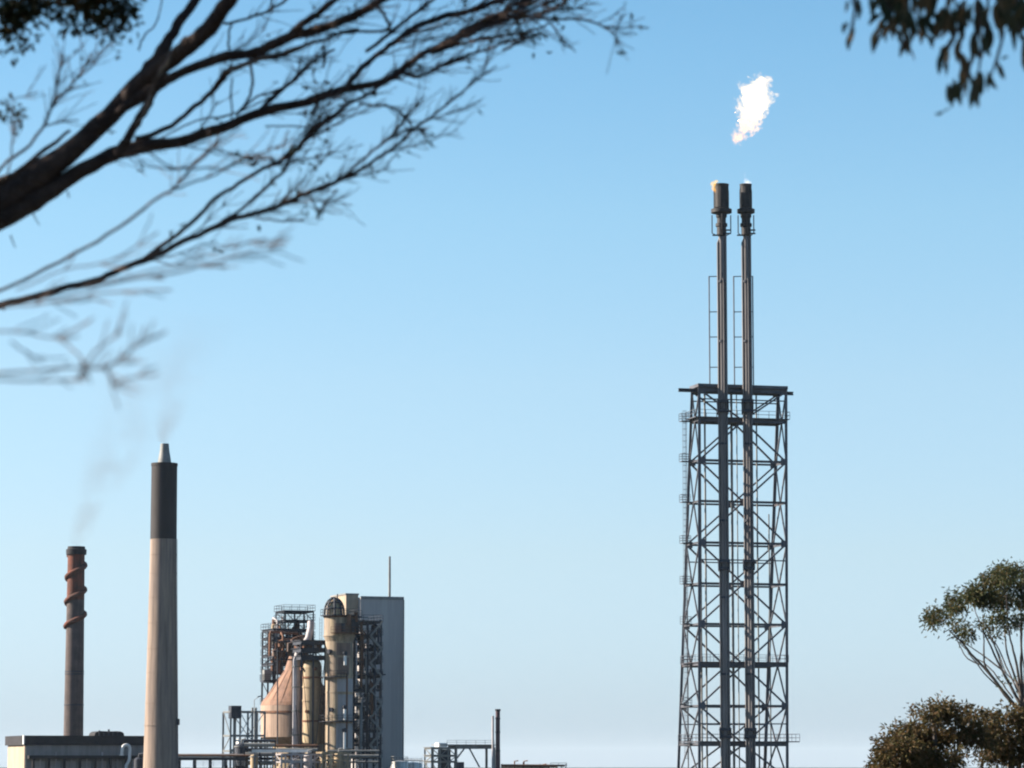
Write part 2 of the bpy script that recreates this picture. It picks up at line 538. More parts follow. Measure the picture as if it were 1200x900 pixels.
# ------------------------------------------------------------------ flare stacks
def flare_stack(px, label, pilots):
    base = P(px, 880, TY - .6)
    # keep the pipe plumb: take the x that the photo shows halfway up
    x = P(px, 560, TY - .6).x
    y0 = tw0.y + (x - tw0.x) * math.tan(PHI) - 1.1
    x = x * y0 / (TY - .6)
    r = .47
    st = thing('flare_stack', label, 'flare stack', (x, y0, 0), 'flare stacks rising through the lattice tower')
    zt = Z(262, y0)
    MB().lathe((x, y0), [(0, r), (zt, r)], 20).build('pipe', M['stack_pipe'], st)
    for zz in (Z(790, y0), Z(700, y0), Z(610, y0), Z(520, y0), Z(400, y0), Z(330, y0)):
        MB().lathe((x, y0), [(zz - .16, r + .004), (zz - .16, r + .16), (zz + .16, r + .16), (zz + .16, r + .004)], 20).build('flange', M['steel_dark'], st)
    # slim companion pipes either side of the main pipe
    for dx, dy, rr, top in ((-.62, -.12, .16, 285), (.60, -.15, .17, 270), (.2, -.62, .09, 330)):
        MB().tube([(x + dx, y0 + dy, 0), (x + dx, y0 + dy, Z(top, y0)), (x + dx * .55, y0 + dy * .55, Z(top, y0) + .7)], rr, 8).build('service_pipe', M['stack_pipe'], st)
    # guides where the tower holds the pipe
    for py in (476, 662, 859):
        z = Z(py, y0)
        g = MB()
        hh = 2.6 if py == 476 else 2.0
        for s in (-1, 1):
            g.box((x + s * .82, y0 + .1, z), (.16, 1.5, hh * .8))
            g.bar((x + s * .8, y0 + .5, z + .5), (x + s * .8, y0 + 1.3, z + .5), .22)
        g.box((x, y0 - .72, z + hh * .28), (1.75, .14, .45))
        g.box((x, y0 - .72, z - hh * .28), (1.75, .14, .45))
        g.box((x, y0 + .72, z), (1.7, .2, hh))
        g.build('pipe_guide', M['steel_dark'], st)
    # tip assembly
    rt = 1.16 if pilots == 4 else .92
    t = MB()
    prof = [(Z(277, y0), r + .06), (Z(275, y0), .74), (Z(266, y0), .74), (Z(265.5, y0), .92), (Z(262, y0), .92), (Z(261.5, y0), .7), (Z(256, y0), .7), (Z(254, y0), .86), (Z(251, y0), .86)]
    t.lathe((x, y0), prof, 20)
    t.build('molecular_seal', M['tip'], st)
    MB().lathe((x, y0), [(Z(250.8, y0), .8), (Z(249.6, y0), rt + .46), (Z(245.4, y0), rt + .48), (Z(243.8, y0), .8)], 20).build('steam_ring', M['tip'], st)
    MB().lathe((x, y0), [(Z(243.5, y0), rt - .06), (Z(230, y0), rt - .04), (Z(219, y0), rt), (Z(216, y0), rt + .05), (Z(216, y0), rt - .08), (Z(219, y0), rt - .12)], 24).build('flare_tip', M['tip'], st)
    for k in range(6):
        a = k * math.pi / 3 + .35
        ca, sa = math.cos(a), math.sin(a)
        MB().tube([(x + (rt + .1) * ca, y0 + (rt + .1) * sa, Z(245, y0)), (x + (rt + .1) * ca, y0 + (rt + .1) * sa, Z(224, y0)), (x + rt * ca, y0 + rt * sa, Z(219, y0))], .055, 6).build('steam_nozzle', M['tip'], st)
    for k in range(pilots):
        a = math.pi * (.95 + .55 * k)
        ca, sa = math.cos(a), math.sin(a)
        rr = rt + .32
        MB().tube([(x + .75 * ca, y0 + .75 * sa, Z(276, y0)), (x + rr * ca, y0 + rr * sa, Z(273, y0)), (x + rr * ca, y0 + rr * sa, Z(252, y0))], .09, 6).build('pilot_line', M['tip'], st)
    for py, s in ((270, 1), (274, 1), (276, -1)):
        MB().bar((x, y0 - .3, Z(py, y0)), (x + s * 1.45, y0 - .3, Z(py, y0)), .16, .22).build('bracket', M['tip'], st)
    # tall ladder rail with stand-off rungs beside the pipe above the head platform
    zt2, zb2 = Z(323, y0), zl[0] + .8
    xr = x - 1.98
    sd = MB()
    sd.tube([(xr, y0 + .5, zb2), (xr, y0 + .5, zt2)], .1, 6)
    for py in (323.5, 365, 394.5, 430):
        sd.bar((xr, y0 + .5, Z(py, y0)), (x, y0 + .3, Z(py, y0)), .13)
    sd.build('pilot_gas_riser', M['steel'], st)
    return st, x, y0
s1, fx1, fy1 = flare_stack(847.8, 'flare stack with small orange pilot flame licking its rim', 4)
s2, fx2, fy2 = flare_stack(876.8, 'flare stack directly under the large white detached flame', 3)
sd = MB()
xr = fx2 + .98
sd.tube([(xr, fy2 + .3, zl[0] + .8), (xr, fy2 + .3, Z(323, fy2))], .1, 6)
for py in (323.5, 365, 394.5, 430):
    sd.bar((xr, fy2 + .3, Z(py, fy2)), (fx2, fy2 + .3, Z(py, fy2)), .12)
sd.build('pilot_gas_riser', M['steel'], s2)

# ------------------------------------------------------------------ flames (emissive gas inside a ragged hull)
def flame_mat(name, ca, cb, strength, scale, step=.25, lo=.4, hi=.56, floor=.06, soot=.55):
    m = bpy.data.materials.new(name)
    m.use_nodes = True
    n, l = m.node_tree.nodes, m.node_tree.links
    n.clear()
    tc = n.new('ShaderNodeTexCoord')
    nz = n.new('ShaderNodeTexNoise')
    nz.inputs['Scale'].default_value = scale
    nz.inputs['Detail'].default_value = 5
    nz.inputs['Roughness'].default_value = .6
    l.new(tc.outputs['Object'], nz.inputs['Vector'])
    sp = n.new('ShaderNodeSeparateXYZ')
    l.new(tc.outputs['Generated'], sp.inputs[0])
    cr = n.new('ShaderNodeValToRGB')
    cr.color_ramp.elements[0].position = .1
    cr.color_ramp.elements[1].position = .5
    cr.color_ramp.elements[0].color = (*ca, 1)
    cr.color_ramp.elements[1].color = (*cb, 1)
    l.new(sp.outputs['Z'], cr.inputs['Fac'])
    mr = n.new('ShaderNodeMapRange')
    mr.inputs['From Min'].default_value = lo
    mr.inputs['From Max'].default_value = hi
    mr.inputs['To Min'].default_value = floor
    mr.inputs['To Max'].default_value = strength
    l.new(nz.outputs['Fac'], mr.inputs['Value'])
    e = n.new('ShaderNodeEmission')
    l.new(cr.outputs[0], e.inputs['Color'])
    l.new(mr.outputs[0], e.inputs['Strength'])
    ab = n.new('ShaderNodeVolumeAbsorption')             # glowing soot is not see-through
    ab.inputs['Color'].default_value = (.35, .2, .05, 1)
    mr2 = n.new('ShaderNodeMath')
    mr2.operation = 'MULTIPLY'
    mr2.inputs[1].default_value = soot
    l.new(mr.outputs[0], mr2.inputs[0])
    l.new(mr2.outputs[0], ab.inputs['Density'])
    ad = n.new('ShaderNodeAddShader')
    l.new(e.outputs[0], ad.inputs[0])
    l.new(ab.outputs[0], ad.inputs[1])
    o = n.new('ShaderNodeOutputMaterial')
    l.new(ad.outputs[0], o.inputs['Volume'])
    m.cycles.volume_step_rate = step
    return m

from mathutils import noise as mn
def lumpy_tube(path, Y, seed, amp, rings=40, n=28, fr=.6, flat=.8):
    """Closed ragged hull round a path of (px, py, radius px)."""
    s = Y / F
    pts = []
    for i in range(rings + 1):
        t = i / rings * (len(path) - 1)
        k = min(int(t), len(path) - 2)
        u = t - k
        a, b = path[k], path[k + 1]
        pts.append(tuple(a[j] + (b[j] - a[j]) * u for j in range(3)))
    vs, fs = [], []
    for i, (px, py, r) in enumerate(pts):
        c = P(px, py, Y)
        d = P(pts[min(i + 1, rings)][0], pts[min(i + 1, rings)][1], Y) - P(pts[max(i - 1, 0)][0], pts[max(i - 1, 0)][1], Y)
        d.normalize()
        a = Vector((0, 1, 0)).cross(d).normalized()
        for k in range(n):
            th = 2 * math.pi * k / n
            dirn = a * math.cos(th) + Vector((0, 1, 0)) * math.sin(th) * flat
            q = c + dirn * r * s
            nn = mn.fractal(q * fr + Vector((seed, 0, 0)), 1.0, 2.0, 4)
            vs.append(q + dirn * nn * amp * min(1, r / 6) + Vector((0, 0, 1)) * nn * amp * .4)
    for i in range(rings):
        for k in range(n):
            fs.append((i * n + k, i * n + (k + 1) % n, (i + 1) * n + (k + 1) % n, (i + 1) * n + k))
    fs.append(tuple(reversed(range(n))))
    fs.append(tuple(rings * n + k for k in range(n)))
    return MB().add(vs, fs)

FM = flame_mat('white_hot_gas', (1.0, .42, .10), (1.0, .70, .27), .27, .9, floor=.0, lo=.34, hi=.6)
FW = flame_mat('flame_wisps', (1.0, .44, .14), (1.0, .62, .26), .26, 1.5, floor=.0, lo=.47, hi=.6)
FP = [(860, 167, 2.5), (863, 163, 5.5), (869, 156, 8), (876, 148, 9.5), (880, 139, 12.5), (882.5, 130, 15.5), (884, 120, 17.5), (886, 111, 17), (888.5, 103, 13.5), (891, 96, 8.5), (893, 90, 3)]
o = lumpy_tube([(a, b, c * 1.08 + 1.2) for a, b, c in FP], fy2, 6.4, 1.9, 80, 48, .95).build('flame', FW)
tag(rebase(o, P(864, 164, fy2)), 'large white flame hovering above the flare stack on the right', 'flame')
lumpy_tube([(a, b, c * .86) for a, b, c in FP], fy2, 3.3, 1.1, 70, 40, .6).build('flame_core', FM, o)
PM = flame_mat('orange_gas', (1.0, .42, .04), (1.0, .58, .12), .8, 1.2, soot=2.2)
o = lumpy_tube([(838.5, 226, .8), (836.5, 221.5, 2.6), (835.5, 217, 3.4), (837.5, 213, 3), (842, 212.5, .8)], fy1 - 1.75, 9.2, .25, 14, 12, 1.5).build('pilot_flame', PM)
tag(rebase(o, P(836, 220, fy1 - 1.75)), 'small yellow orange flame licking the left rim of the left flare stack', 'flame')
PM2 = flame_mat('pale_gas', (1.0, .8, .7), (.4, .3, .3), .33, 1.2)
o = lumpy_tube([(875, 216.4, 5), (875, 214.5, 6), (874.5, 212.5, 4), (873.5, 208, 1.6), (872.5, 202, .8)], fy2, 5.2, .25, 14, 12, 1.5).build('pilot_flame', PM2)
tag(rebase(o, P(875, 216, fy2)), 'faint pale glow of gas at the rim of the right flare stack', 'flame')

# ------------------------------------------------------------------ tall concrete chimney
CY = 590.0
def plumb(px, py, Y):
    return P(px, py, Y).x
cx = plumb(192, 600, CY)
cs = CY / F
ch = thing('chimney', 'tall tapered pale concrete chimney with dark top band and steel nozzle', 'chimney', (cx, CY, 0))
zb_, zt_ = Z(632, CY), Z(543, CY)
prof = []
nseg = 24
for i in range(nseg + 1):
    t = i / nseg
    z = zb_ * t
    r = cs * (15.4 + (20.6 - 15.4) * (1 - t) ** 1.25)
    prof.append((z, r))
MB().lathe((cx, CY), prof, 64, cap=False).build('shaft', M['concrete'], ch)
MB().lathe((cx, CY), [(zb_, cs * 15.45), (zt_ - .5, cs * 15.1), (zt_ - .5, cs * 15.6), (zt_, cs * 15.6), (zt_, cs * 6)], 64, cap=False).build('dark_band', M['black_paint'], ch)
MB().lathe((cx, CY), [(zt_ - .2, cs * 8.2), (zt_ + .8, cs * 7.4), (Z(528, CY), cs * 5.6), (Z(520, CY), cs * 4.9), (Z(520, CY), cs * 4), (Z(524, CY), cs * 3.8)], 32).build('steel_nozzle', M['steel_grey'], ch)
def rad_at(z):
    t = z / zb_
    return cs * (15.4 + 5.2 * (1 - t) ** 1.25)
for py in (850, 824, 788, 760, 730, 700, 672, 650):
    z = Z(py, CY)
    r = rad_at(z)
    MB().lathe((cx, CY), [(z - .12, r - .02), (z - .1, r + (.09 if py == 850 else .035)), (z + .1, r + (.09 if py == 850 else .035)), (z + .12, r - .02)], 48, cap=False).build('joint_ring', M['concrete'], ch)
la = MB()
a = R(-20)
for s in (-.25, .25):
    la.tube([(cx + (rad_at(z) + .25) * math.cos(a) - s * math.sin(a), CY + (rad_at(z) + .25) * math.sin(a) + s * math.cos(a), z) for z in [2 + i * (zb_ - 2) / 20 for i in range(21)]], .05, 5)
for k in range(60):
    z = 2 + k * (zb_ - 2) / 60
    p = Vector((cx + (rad_at(z) + .25) * math.cos(a), CY + (rad_at(z) + .25) * math.sin(a), z))
    t = Vector((-math.sin(a), math.cos(a), 0)) * .25
    la.bar(p - t, p + t, .05)
la.build('ladder', M['steel'], ch)
# small platform box low on the right of the shaft
z = Z(846, CY)
MB().box((cx + rad_at(z) + .15, CY - .6, z), (.5, 1.2, 1.1)).build('junction_box', M['steel_dark'], ch)

# ------------------------------------------------------------------ brick stack with helical strake
BY = 662.0
bs = BY / F
bx = plumb(88.6, 700, BY)
bk = thing('brick_stack', 'sooty red and grey brick stack with a spiral strake round its upper third', 'chimney', (bx, BY, 0))
zs, zt = Z(735, BY), Z(650, BY)
zr = Z(703, BY)
def br(z):
    return bs * (9.8 + 2.0 * (1 - z / zt))
MB().lathe((bx, BY), [(0, br(0)), (zr * .5, br(zr * .5)), (zr, br(zr))], 40, cap=False).build('lower_shaft', M['brick_grey'], bk)
MB().lathe((bx, BY), [(zr, br(zr) + .01), (zt, br(zt) + .01)], 40, cap=False).build('upper_shaft', M['brick_red'], bk)
MB().lathe((bx, BY), [(zt, br(zt)), (zt, br(zt) + .35), (Z(644, BY), br(zt) + .4), (Z(643.5, BY), br(zt) + .1), (Z(640.5, BY), br(zt) + .05), (Z(640.5, BY), br(zt) - .4), (zt, br(zt) - .45)], 40, cap=False).build('corbelled_cap', M['roof_dark'], bk)
hx = MB()
pts = []
turns = 2.95
for i in range(160):
    t = i / 159
    z = zs + (zt - .1 - zs) * t
    a = R(175) + 2 * math.pi * turns * t          # starts low on the left and climbs to the right across the front
    r = br(z) + .12
    pts.append((bx + r * math.cos(a), BY + r * math.sin(a), z))
hx.tube(pts, .5, 8)
hx.build('spiral_strake', M['brick_red'], bk)
for py in (790, 787, 826):
    z = Z(py, BY)
    MB().lathe((bx, BY), [(z - .13, br(z)), (z - .1, br(z) + .08), (z + .1, br(z) + .08), (z + .13, br(z))], 40, cap=False).build('iron_band', M['steel_dark'], bk)

# ------------------------------------------------------------------ smoke
def smoke(name, px, py, Y, lean, r0, grow, height, dens, label, seedv):
    s = Y / F
    b = P(px, py, Y)
    rings = 14
    mb = MB()
    pts, rad = [], []
    for i in range(rings + 1):
        z = height * i / rings
        pts.append((b.x + lean * z, b.y, b.z + z))
        rad.append(r0 + grow * z)
    mb.tube(pts, rad, 20)
    m = bpy.data.materials.new('thin_smoke')
    m.use_nodes = True
    n, l = m.node_tree.nodes, m.node_tree.links
    n.clear()
    def math_(op, a, b=None):
        q = n.new('ShaderNodeMath')
        q.operation = op
        for i, v in enumerate((a, b)):
            if v is None: continue
            if isinstance(v, (int, float)): q.inputs[i].default_value = v
            else: l.new(v, q.inputs[i])
        return q.outputs[0]
    tc = n.new('ShaderNodeTexCoord')
    sp = n.new('ShaderNodeSeparateXYZ')
    l.new(tc.outputs['Object'], sp.inputs[0])
    z = sp.outputs['Z']
    xx = math_('SUBTRACT', sp.outputs['X'], math_('MULTIPLY', z, lean))
    rr = math_('SQRT', math_('ADD', math_('MULTIPLY', xx, xx), math_('MULTIPLY', sp.outputs['Y'], sp.outputs['Y'])))
    rz = math_('ADD', math_('MULTIPLY', z, grow), r0)
    edge = math_('MAXIMUM', math_('SUBTRACT', 1.0, math_('DIVIDE', rr, rz)), 0.0)
    nz = n.new('ShaderNodeTexNoise')
    nz.inputs['Scale'].default_value = .16
    nz.inputs['Detail'].default_value = 3
    mp = n.new('ShaderNodeMapping')
    mp.inputs['Location'].default_value = (seedv, 0, 0)
    l.new(tc.outputs['Object'], mp.inputs[0])
    l.new(mp.outputs[0], nz.inputs['Vector'])
    nn = math_('MAXIMUM', math_('MULTIPLY', math_('SUBTRACT', nz.outputs['Fac'], .38), 5.0), 0.0)
    fade = math_('POWER', math_('MAXIMUM', math_('SUBTRACT', 1.0, math_('DIVIDE', z, height)), 0.0), .6)
    thin = math_('DIVIDE', r0, rz)
    d = math_('MULTIPLY', math_('MULTIPLY', math_('MULTIPLY', edge, nn), math_('MULTIPLY', fade, thin)), dens)
    v = n.new('ShaderNodeVolumePrincipled')
    v.inputs['Color'].default_value = (.2, .13, .09, 1)
    l.new(d, v.inputs['Density'])
    o = n.new('ShaderNodeOutputMaterial')
    l.new(v.outputs[0], o.inputs['Volume'])
    m.cycles.volume_step_rate = 1.0
    ob = mb.build(name, m)
    rebase(ob, b)
    tag(ob, label, 'smoke', kind='stuff')
smoke('smoke', 88.5, 639, BY, .42, 2.1, .3, 38, .15, 'thin brown smoke drifting off the brick stack', 2.0)
smoke('smoke', 191.5, 519, CY, .2, 1.4, .42, 24, .15, 'thin grey smoke rising from the concrete chimney', 11.0)

# ------------------------------------------------------------------ boiler house
G = R(20)
GU = Vector((math.cos(G), math.sin(G), 0))
GV = Vector((-math.sin(G), math.cos(G), 0))

class Frm:
    """Local frame of a building: front-left ground corner, front along GU, depth along GV."""
    def __init__(self, px, Y, u=GU, v=GV):
        p = P(px, 890, Y)
        self.o = Vector((p.x, Y, 0))
        self.u, self.v = u, v
    def __call__(self, a, b, z):
        p = self.o + self.u * a + self.v * b
        return Vector((p.x, p.y, z))
    def width(self, px1):
        """Front width that ends at photo column px1."""
        k = (px1 - 600) / F
        kk = k / CT * math.cos(0)
        # x = k' * y with k' from the ray at the ground row
        q = P(px1, 890, 1000.0)
        kk = q.x / q.y
        return (kk * self.o.y - self.o.x) / (self.u.x - kk * self.u.y)
    def box(self, mb, a0, a1, b0, b1, z0, z1):
        c = self((a0 + a1) / 2, (b0 + b1) / 2, (z0 + z1) / 2)
        return mb.box(c, (a1 - a0, b1 - b0, z1 - z0), self.u)

HY = 605.0
fr = Frm(30, HY)
W = fr.width(186)
D = 17.0
bh = thing('boiler_house', 'long low grey industrial building with dark flat roof and cream lit end wall', 'building', fr.o)
zt = Z(873, HY)
za = Z(872.5, HY)
b = MB(); fr.box(b, 0, W, 0, .4, 0, zt); b.build('front_wall', M['grey_wall'], bh)
b = MB(); fr.box(b, -.003, .4, .4, D, 0, zt); fr.box(b, -.2, -.003, .2, .9, 0, zt); b.build('end_wall', M['cream_wall'], bh)
b = MB(); fr.box(b, W - .4, W, .4, D, 0, zt); b.build('end_wall', M['grey_wall'], bh)
b = MB(); fr.box(b, .4, W - .4, D - .4, D, 0, zt); b.build('rear_wall', M['grey_wall'], bh)
b = MB(); fr.box(b, -.5, W + .3, -.35, D + .3, zt, zt + 1.75); b.build('roof_band', M['roof_dark'], bh)
b = MB(); fr.box(b, -.52, -.3, -.37, .5, zt + .1, zt + 1.82); b.build('corner_flashing', M['white'], bh)
# lower lean-to gallery with dark eave along the front
zg = Z(887.5, HY)
eav = MB(); fr.box(eav, .3, W, -1.6, -.003, zg - .25, zg + .35); eav.build('gallery_eave', M['roof_dark'], bh)
for i in range(9):
    a = 1.2 + i * (W - 2) / 8
    p = MB(); fr.box(p, a - .22, a + .22, -1.5, -1.1, 0, zg - .25); p.build('gallery_post', M['roof_dark'], bh)
for i in range(8):
    a0 = 1.2 + i * (W - 2) / 8 + .5
    a1 = 1.2 + (i + 1) * (W - 2) / 8 - .5
    p = MB(); fr.box(p, a0, a1, -.12, -.003, .9, zg - .7); w_ = p.build('wall_panel', M['cladding'], bh)
    q = MB(); fr.box(q, (a0 + a1) / 2 - .09, (a0 + a1) / 2 + .09, -.9, -.6, 0, zg + 1.0 if i % 3 == 1 else zg - .3); q.build('vent_pipe', M['silver'], bh)
# curved dark ventilator hump on the roof
hp = MB()
HC, HR = (fr.width(116) + fr.width(151)) / 2, (fr.width(151) - fr.width(116)) / 2
n = 16
vs = []
for t in (4.0, 9.0):
    for k in range(n + 1):
        a = math.pi * k / n
        vs.append(fr(HC + HR * math.cos(a), t, zt + 1.75 + (1.0 + .12 * math.sin(a * 3)) * math.sin(a) ** .6))
fs = [(k, k + 1, n + 2 + k, n + 1 + k) for k in range(n)] + [tuple(range(n, -1, -1)), tuple(range(n + 1, 2 * n + 2))]
hp.add(vs, fs)
hp.build('roof_ventilator', M['roof_dark'], bh)
for i in range(5):
    a = HC + (-2 + i * .9)
    q = MB(); fr.box(q, a - .15, a + .15, 3.6, 3.95, zt + 1.75, zt + 2.3 + (.5, .1, .7, .2, .35)[i]); q.build('vent_stub', M['steel_dark'], bh)
# white gooseneck pipe in front of the wall
gp = thing('gooseneck_pipe', 'white gooseneck pipe bent over in front of the low grey building', 'pipe', fr(fr.width(140.5), -2.3, 0))
x0 = fr.width(140.5)
def arc(a0, a1, z0, r):
    return [fr(a0 + (a1 - a0) / 2 - math.cos(t) * (a1 - a0) / 2, -2.3, z0 + math.sin(t) * r) for t in [math.pi * k / 8 for k in range(9)]]
zz = Z(877.5, HY)
pts = [fr(x0 - .2, -2.3, Z(884, HY))] + arc(x0 - .1, x0 + 1.35, zz, .75) + [fr(x0 + 1.3, -2.3, Z(890, HY)), fr(x0 + .7, -2.3, Z(897, HY)), fr(x0 + .7, -2.3, 0)]
MB().tube(pts, .3, 10).build('pipe', M['white'], gp)
MB().lathe(fr(x0 - .2, -2.3, 0), [(Z(885.2, HY), .42), (Z(884, HY), .42)], 12).build('outlet_collar', M['white'], gp)
# dark vertical tanks between building and chimney
tk = Frm(163, 598)
c = tk(0, 0, 0)
dk = thing('dark_tank', 'dark upright tank squeezed between low building and concrete chimney', 'tank', c)
MB().lathe(c, [(0, .95), (Z(890, 598), .95), (Z(887.5, 598), .5)], 20).build('shell', M['steel_dark'], dk)
MB().tube([c + Vector((0, 0, Z(888, 598))), c + Vector((0, 0, Z(884, 598))), c + Vector((1.6, 0, Z(883.6, 598)))], .22, 8).build('outlet_pipe', M['steel_dark'], dk)

# ------------------------------------------------------------------ pipe rack between chimney and process unit
RY = 608.0
rx0, rx1 = P(204, 890, RY).x, P(287, 890, RY).x
rack = thing('pipe_rack', 'low dark pipe bridge on posts between chimney and process unit', 'pipe rack', (rx0, RY, 0))
zr_ = Z(889, RY)
for dy in (0, 3.2):
    MB().ibar((rx0, RY + dy, zr_), (rx1, RY + dy, zr_), .35, .6, .12).build('beam', M['steel_dark'], rack)
for k, (dy, zz, rr) in enumerate(((.5, .55, .2), (1.2, .6, .28), (2.0, .62, .3), (2.7, .55, .2))):
    MB().tube([(rx0 - .5, RY + dy, zr_ + zz), (rx1 + 1, RY + dy, zr_ + zz)], rr, 10).build('pipe', M['steel_grey'] if k % 2 else M['rust'], rack)
for i in range(5):
    x = rx0 + .8 + i * (rx1 - rx0 - 1.6) / 4
    for dy in (0, 3.2):
        MB().bar((x, RY + dy, 0), (x, RY + dy, zr_ - .3), .3).build('post', M['steel_dark'], rack)
    MB().bar((x, RY, zr_ - .4), (x, RY + 3.2, zr_ - .4), .25).build('cross_beam', M['steel_dark'], rack)
rl = MB(); rail(rl, [(rx0 + 3.5, RY - .1, zr_ - 1.5), (rx1, RY - .1, zr_ - 1.5)], 1.0, .06, 2); rl.build('handrail', M['white'], rack)

# ------------------------------------------------------------------ tall slab building
SY = 652.0
fr = Frm(421.5, SY)
W = fr.width(472.5)
zt = Z(700, SY)
sl = thing('slab_building', 'tall windowless dark grey slab building behind the process vessels', 'building', fr.o)
D = 16
b = MB(); fr.box(b, 0, W, 0, D, 0, zt); b.build('block', M['cladding'], sl)
b = MB(); fr.box(b, -.004, W + .003, -.12, -.004, zt - .35, zt + .25); fr.box(b, W - .1, W + .1, -.1, -.005, 0, zt - .36); b.build('edge_trim', M['steel_grey'], sl)
for k in range(6):
    a = W * (k + .5) / 6
    b = MB(); fr.box(b, a - .03, a + .03, -.015, -.004, 0, zt - .4); b.build('cladding_joint', M['cladding'], sl)
b = MB(); fr.box(b, -2.6, -.01, 1.5, D - 4, zt - 8, zt + .55); b.build('stair_tower', M['cream_wall'], sl)
b = MB(); fr.box(b, -2.75, .1, 1.35, D - 3.9, zt + .55, zt + .85); b.build('stair_tower_roof', M['grey_wall'], sl)
xm = fr.width(461)
MB().tube([fr(xm, 3, zt), fr(xm, 3, Z(700 - 28, SY)), fr(xm, 3, Z(650, SY))], [.26, .24, .2], 8).build('mast', M['steel_grey'], sl)

# ------------------------------------------------------------------ process unit: steel frames
def frame(name, label, px0, px1, Y, depth, lv, nb=1, nd=1, colw=.34, beamh=.36, m='steel_dark', braces=True, decks=True, rails=True, base=0.0, group=None, bracew=.14, dense=False):
    fr = Frm(px0, Y)
    W = fr.width(px1)
    t = thing(name, label, 'steel frame', fr.o, group)
    zs = [Z(p, Y) for p in lv]
    for i in range(nb + 1):
        for j in range(nd + 1):
            MB().bar(fr(W * i / nb, depth * j / nd, base), fr(W * i / nb, depth * j / nd, zs[0]), colw).build('column', M[m], t)
    for z in zs:
        for j in range(nd + 1):
            MB().ibar(fr(0, depth * j / nd, z), fr(W, depth * j / nd, z), .25, beamh, .1).build('beam', M[m], t)
        for i in range(nb + 1):
            MB().ibar(fr(W * i / nb, 0, z), fr(W * i / nb, depth, z), .25, beamh * .8, .09).build('beam', M[m], t)
        if decks:
            d = MB(); fr.box(d, -.35, W + .35, -.3, depth + .3, z + beamh / 2 + .01, z + beamh / 2 + .1)
            dk = d.build('deck', M[m], t)
            if rails:
                r = MB(); rail(r, [fr(a, b_, z + beamh / 2 + .1) for a, b_ in ((-.3, -.25), (W + .3, -.25), (W + .3, depth + .25), (-.3, depth + .25), (-.3, -.25))], 1.1, .07, 1)
                r.build('handrail', M[m], dk)
    if braces:
        zz = zs + [base]
        for k in range(len(zz) - 1):
            for i in range(nb):
                if (k + i) % 2 == 0:
                    a, b_ = fr(W * i / nb, 0, zz[k]), fr(W * (i + 1) / nb, 0, zz[k + 1])
                else:
                    a, b_ = fr(W * (i + 1) / nb, 0, zz[k]), fr(W * i / nb, 0, zz[k + 1])
                MB().bar(a, b_, bracew).build('brace', M[m], t)
                if dense:
                    a, b_ = fr(W * i / nb, depth, zz[k + 1]), fr(W * (i + 1) / nb, depth, zz[k])
                    MB().bar(a, b_, bracew).build('brace', M[m], t)
            a, b_ = (fr(0, 0, zz[k]), fr(0, depth, zz[k + 1])) if k % 2 else (fr(0, depth, zz[k]), fr(0, 0, zz[k + 1]))
            MB().bar(a, b_, bracew).build('brace', M[m], t)
    return t, fr, W, zs

rng = random.Random(21)
# frame round the salmon vessel
RFY = 643.0
t1, f1, W1, z1 = frame('vessel_frame', 'dark steel platform frame rising over the salmon cone vessel', 320, 366, RFY, 8.5, [738, 748, 757, 768, 778, 788, 798, 826, 858], 3, 2, .34, .4, dense=True)
t2, f2, W2, z2 = frame('head_frame', 'open railed steel frame at the very top of the platform tower', 332.5, 366, RFY + 1.2, 6.5, [716.5, 727.5], 3, 1, .26, .3, base=z1[0] + .32, decks=True)
# clutter inside: drums, ducts and risers on the upper decks
for k in range(14):
    a = rng.uniform(.05, .92) * W1
    z = rng.choice(z1[:6]) + .3
    zt_ = z + rng.uniform(1.3, 2.6)
    c = f1(a, rng.uniform(1.5, 6.5), 0)
    MB().lathe(c, [(z, .62), (zt_, .62), (zt_ + .25, .3)], 14).build('drum', M[rng.choice(['rust', 'silver', 'steel_grey', 'cream'])], t1)
for k in range(18):
    a = rng.uniform(.05, .95) * W1
    b_ = rng.uniform(-.2, 3)
    za_, zb2 = rng.uniform(z1[6], z1[4]), rng.uniform(z1[2], z1[0] + 3)
    pts = [f1(a, b_, za_), f1(a, b_, zb2), f1(a + rng.uniform(-1.4, 1.4), b_ + 1.5, zb2 + .5)]
    MB().tube(pts, rng.uniform(.12, .3), 8).build('riser', M[rng.choice(['rust', 'silver', 'steel_grey'])], t1)
# box hung low on the left of the frame
fl = f1(-1.3, .6, 0)
bb = MB(); f1.box(bb, -2.2, -.4, -.2, 2.2, Z(799, RFY), Z(797, RFY)); bb.build('side_landing', M['steel_dark'], t1)
rl = MB(); rail(rl, [f1(-.4, -.2, Z(797, RFY)), f1(-2.2, -.2, Z(797, RFY)), f1(-2.2, 2.2, Z(797, RFY))], 1.1, .07, 2)
rl.build('handrail', M['steel_dark'], t1)
bb = MB(); f1.box(bb, -1.9, -.5, .2, 1.6, Z(797, RFY) + .02, Z(785, RFY)); bb.build('instrument_hut', M['steel_grey'], t1)

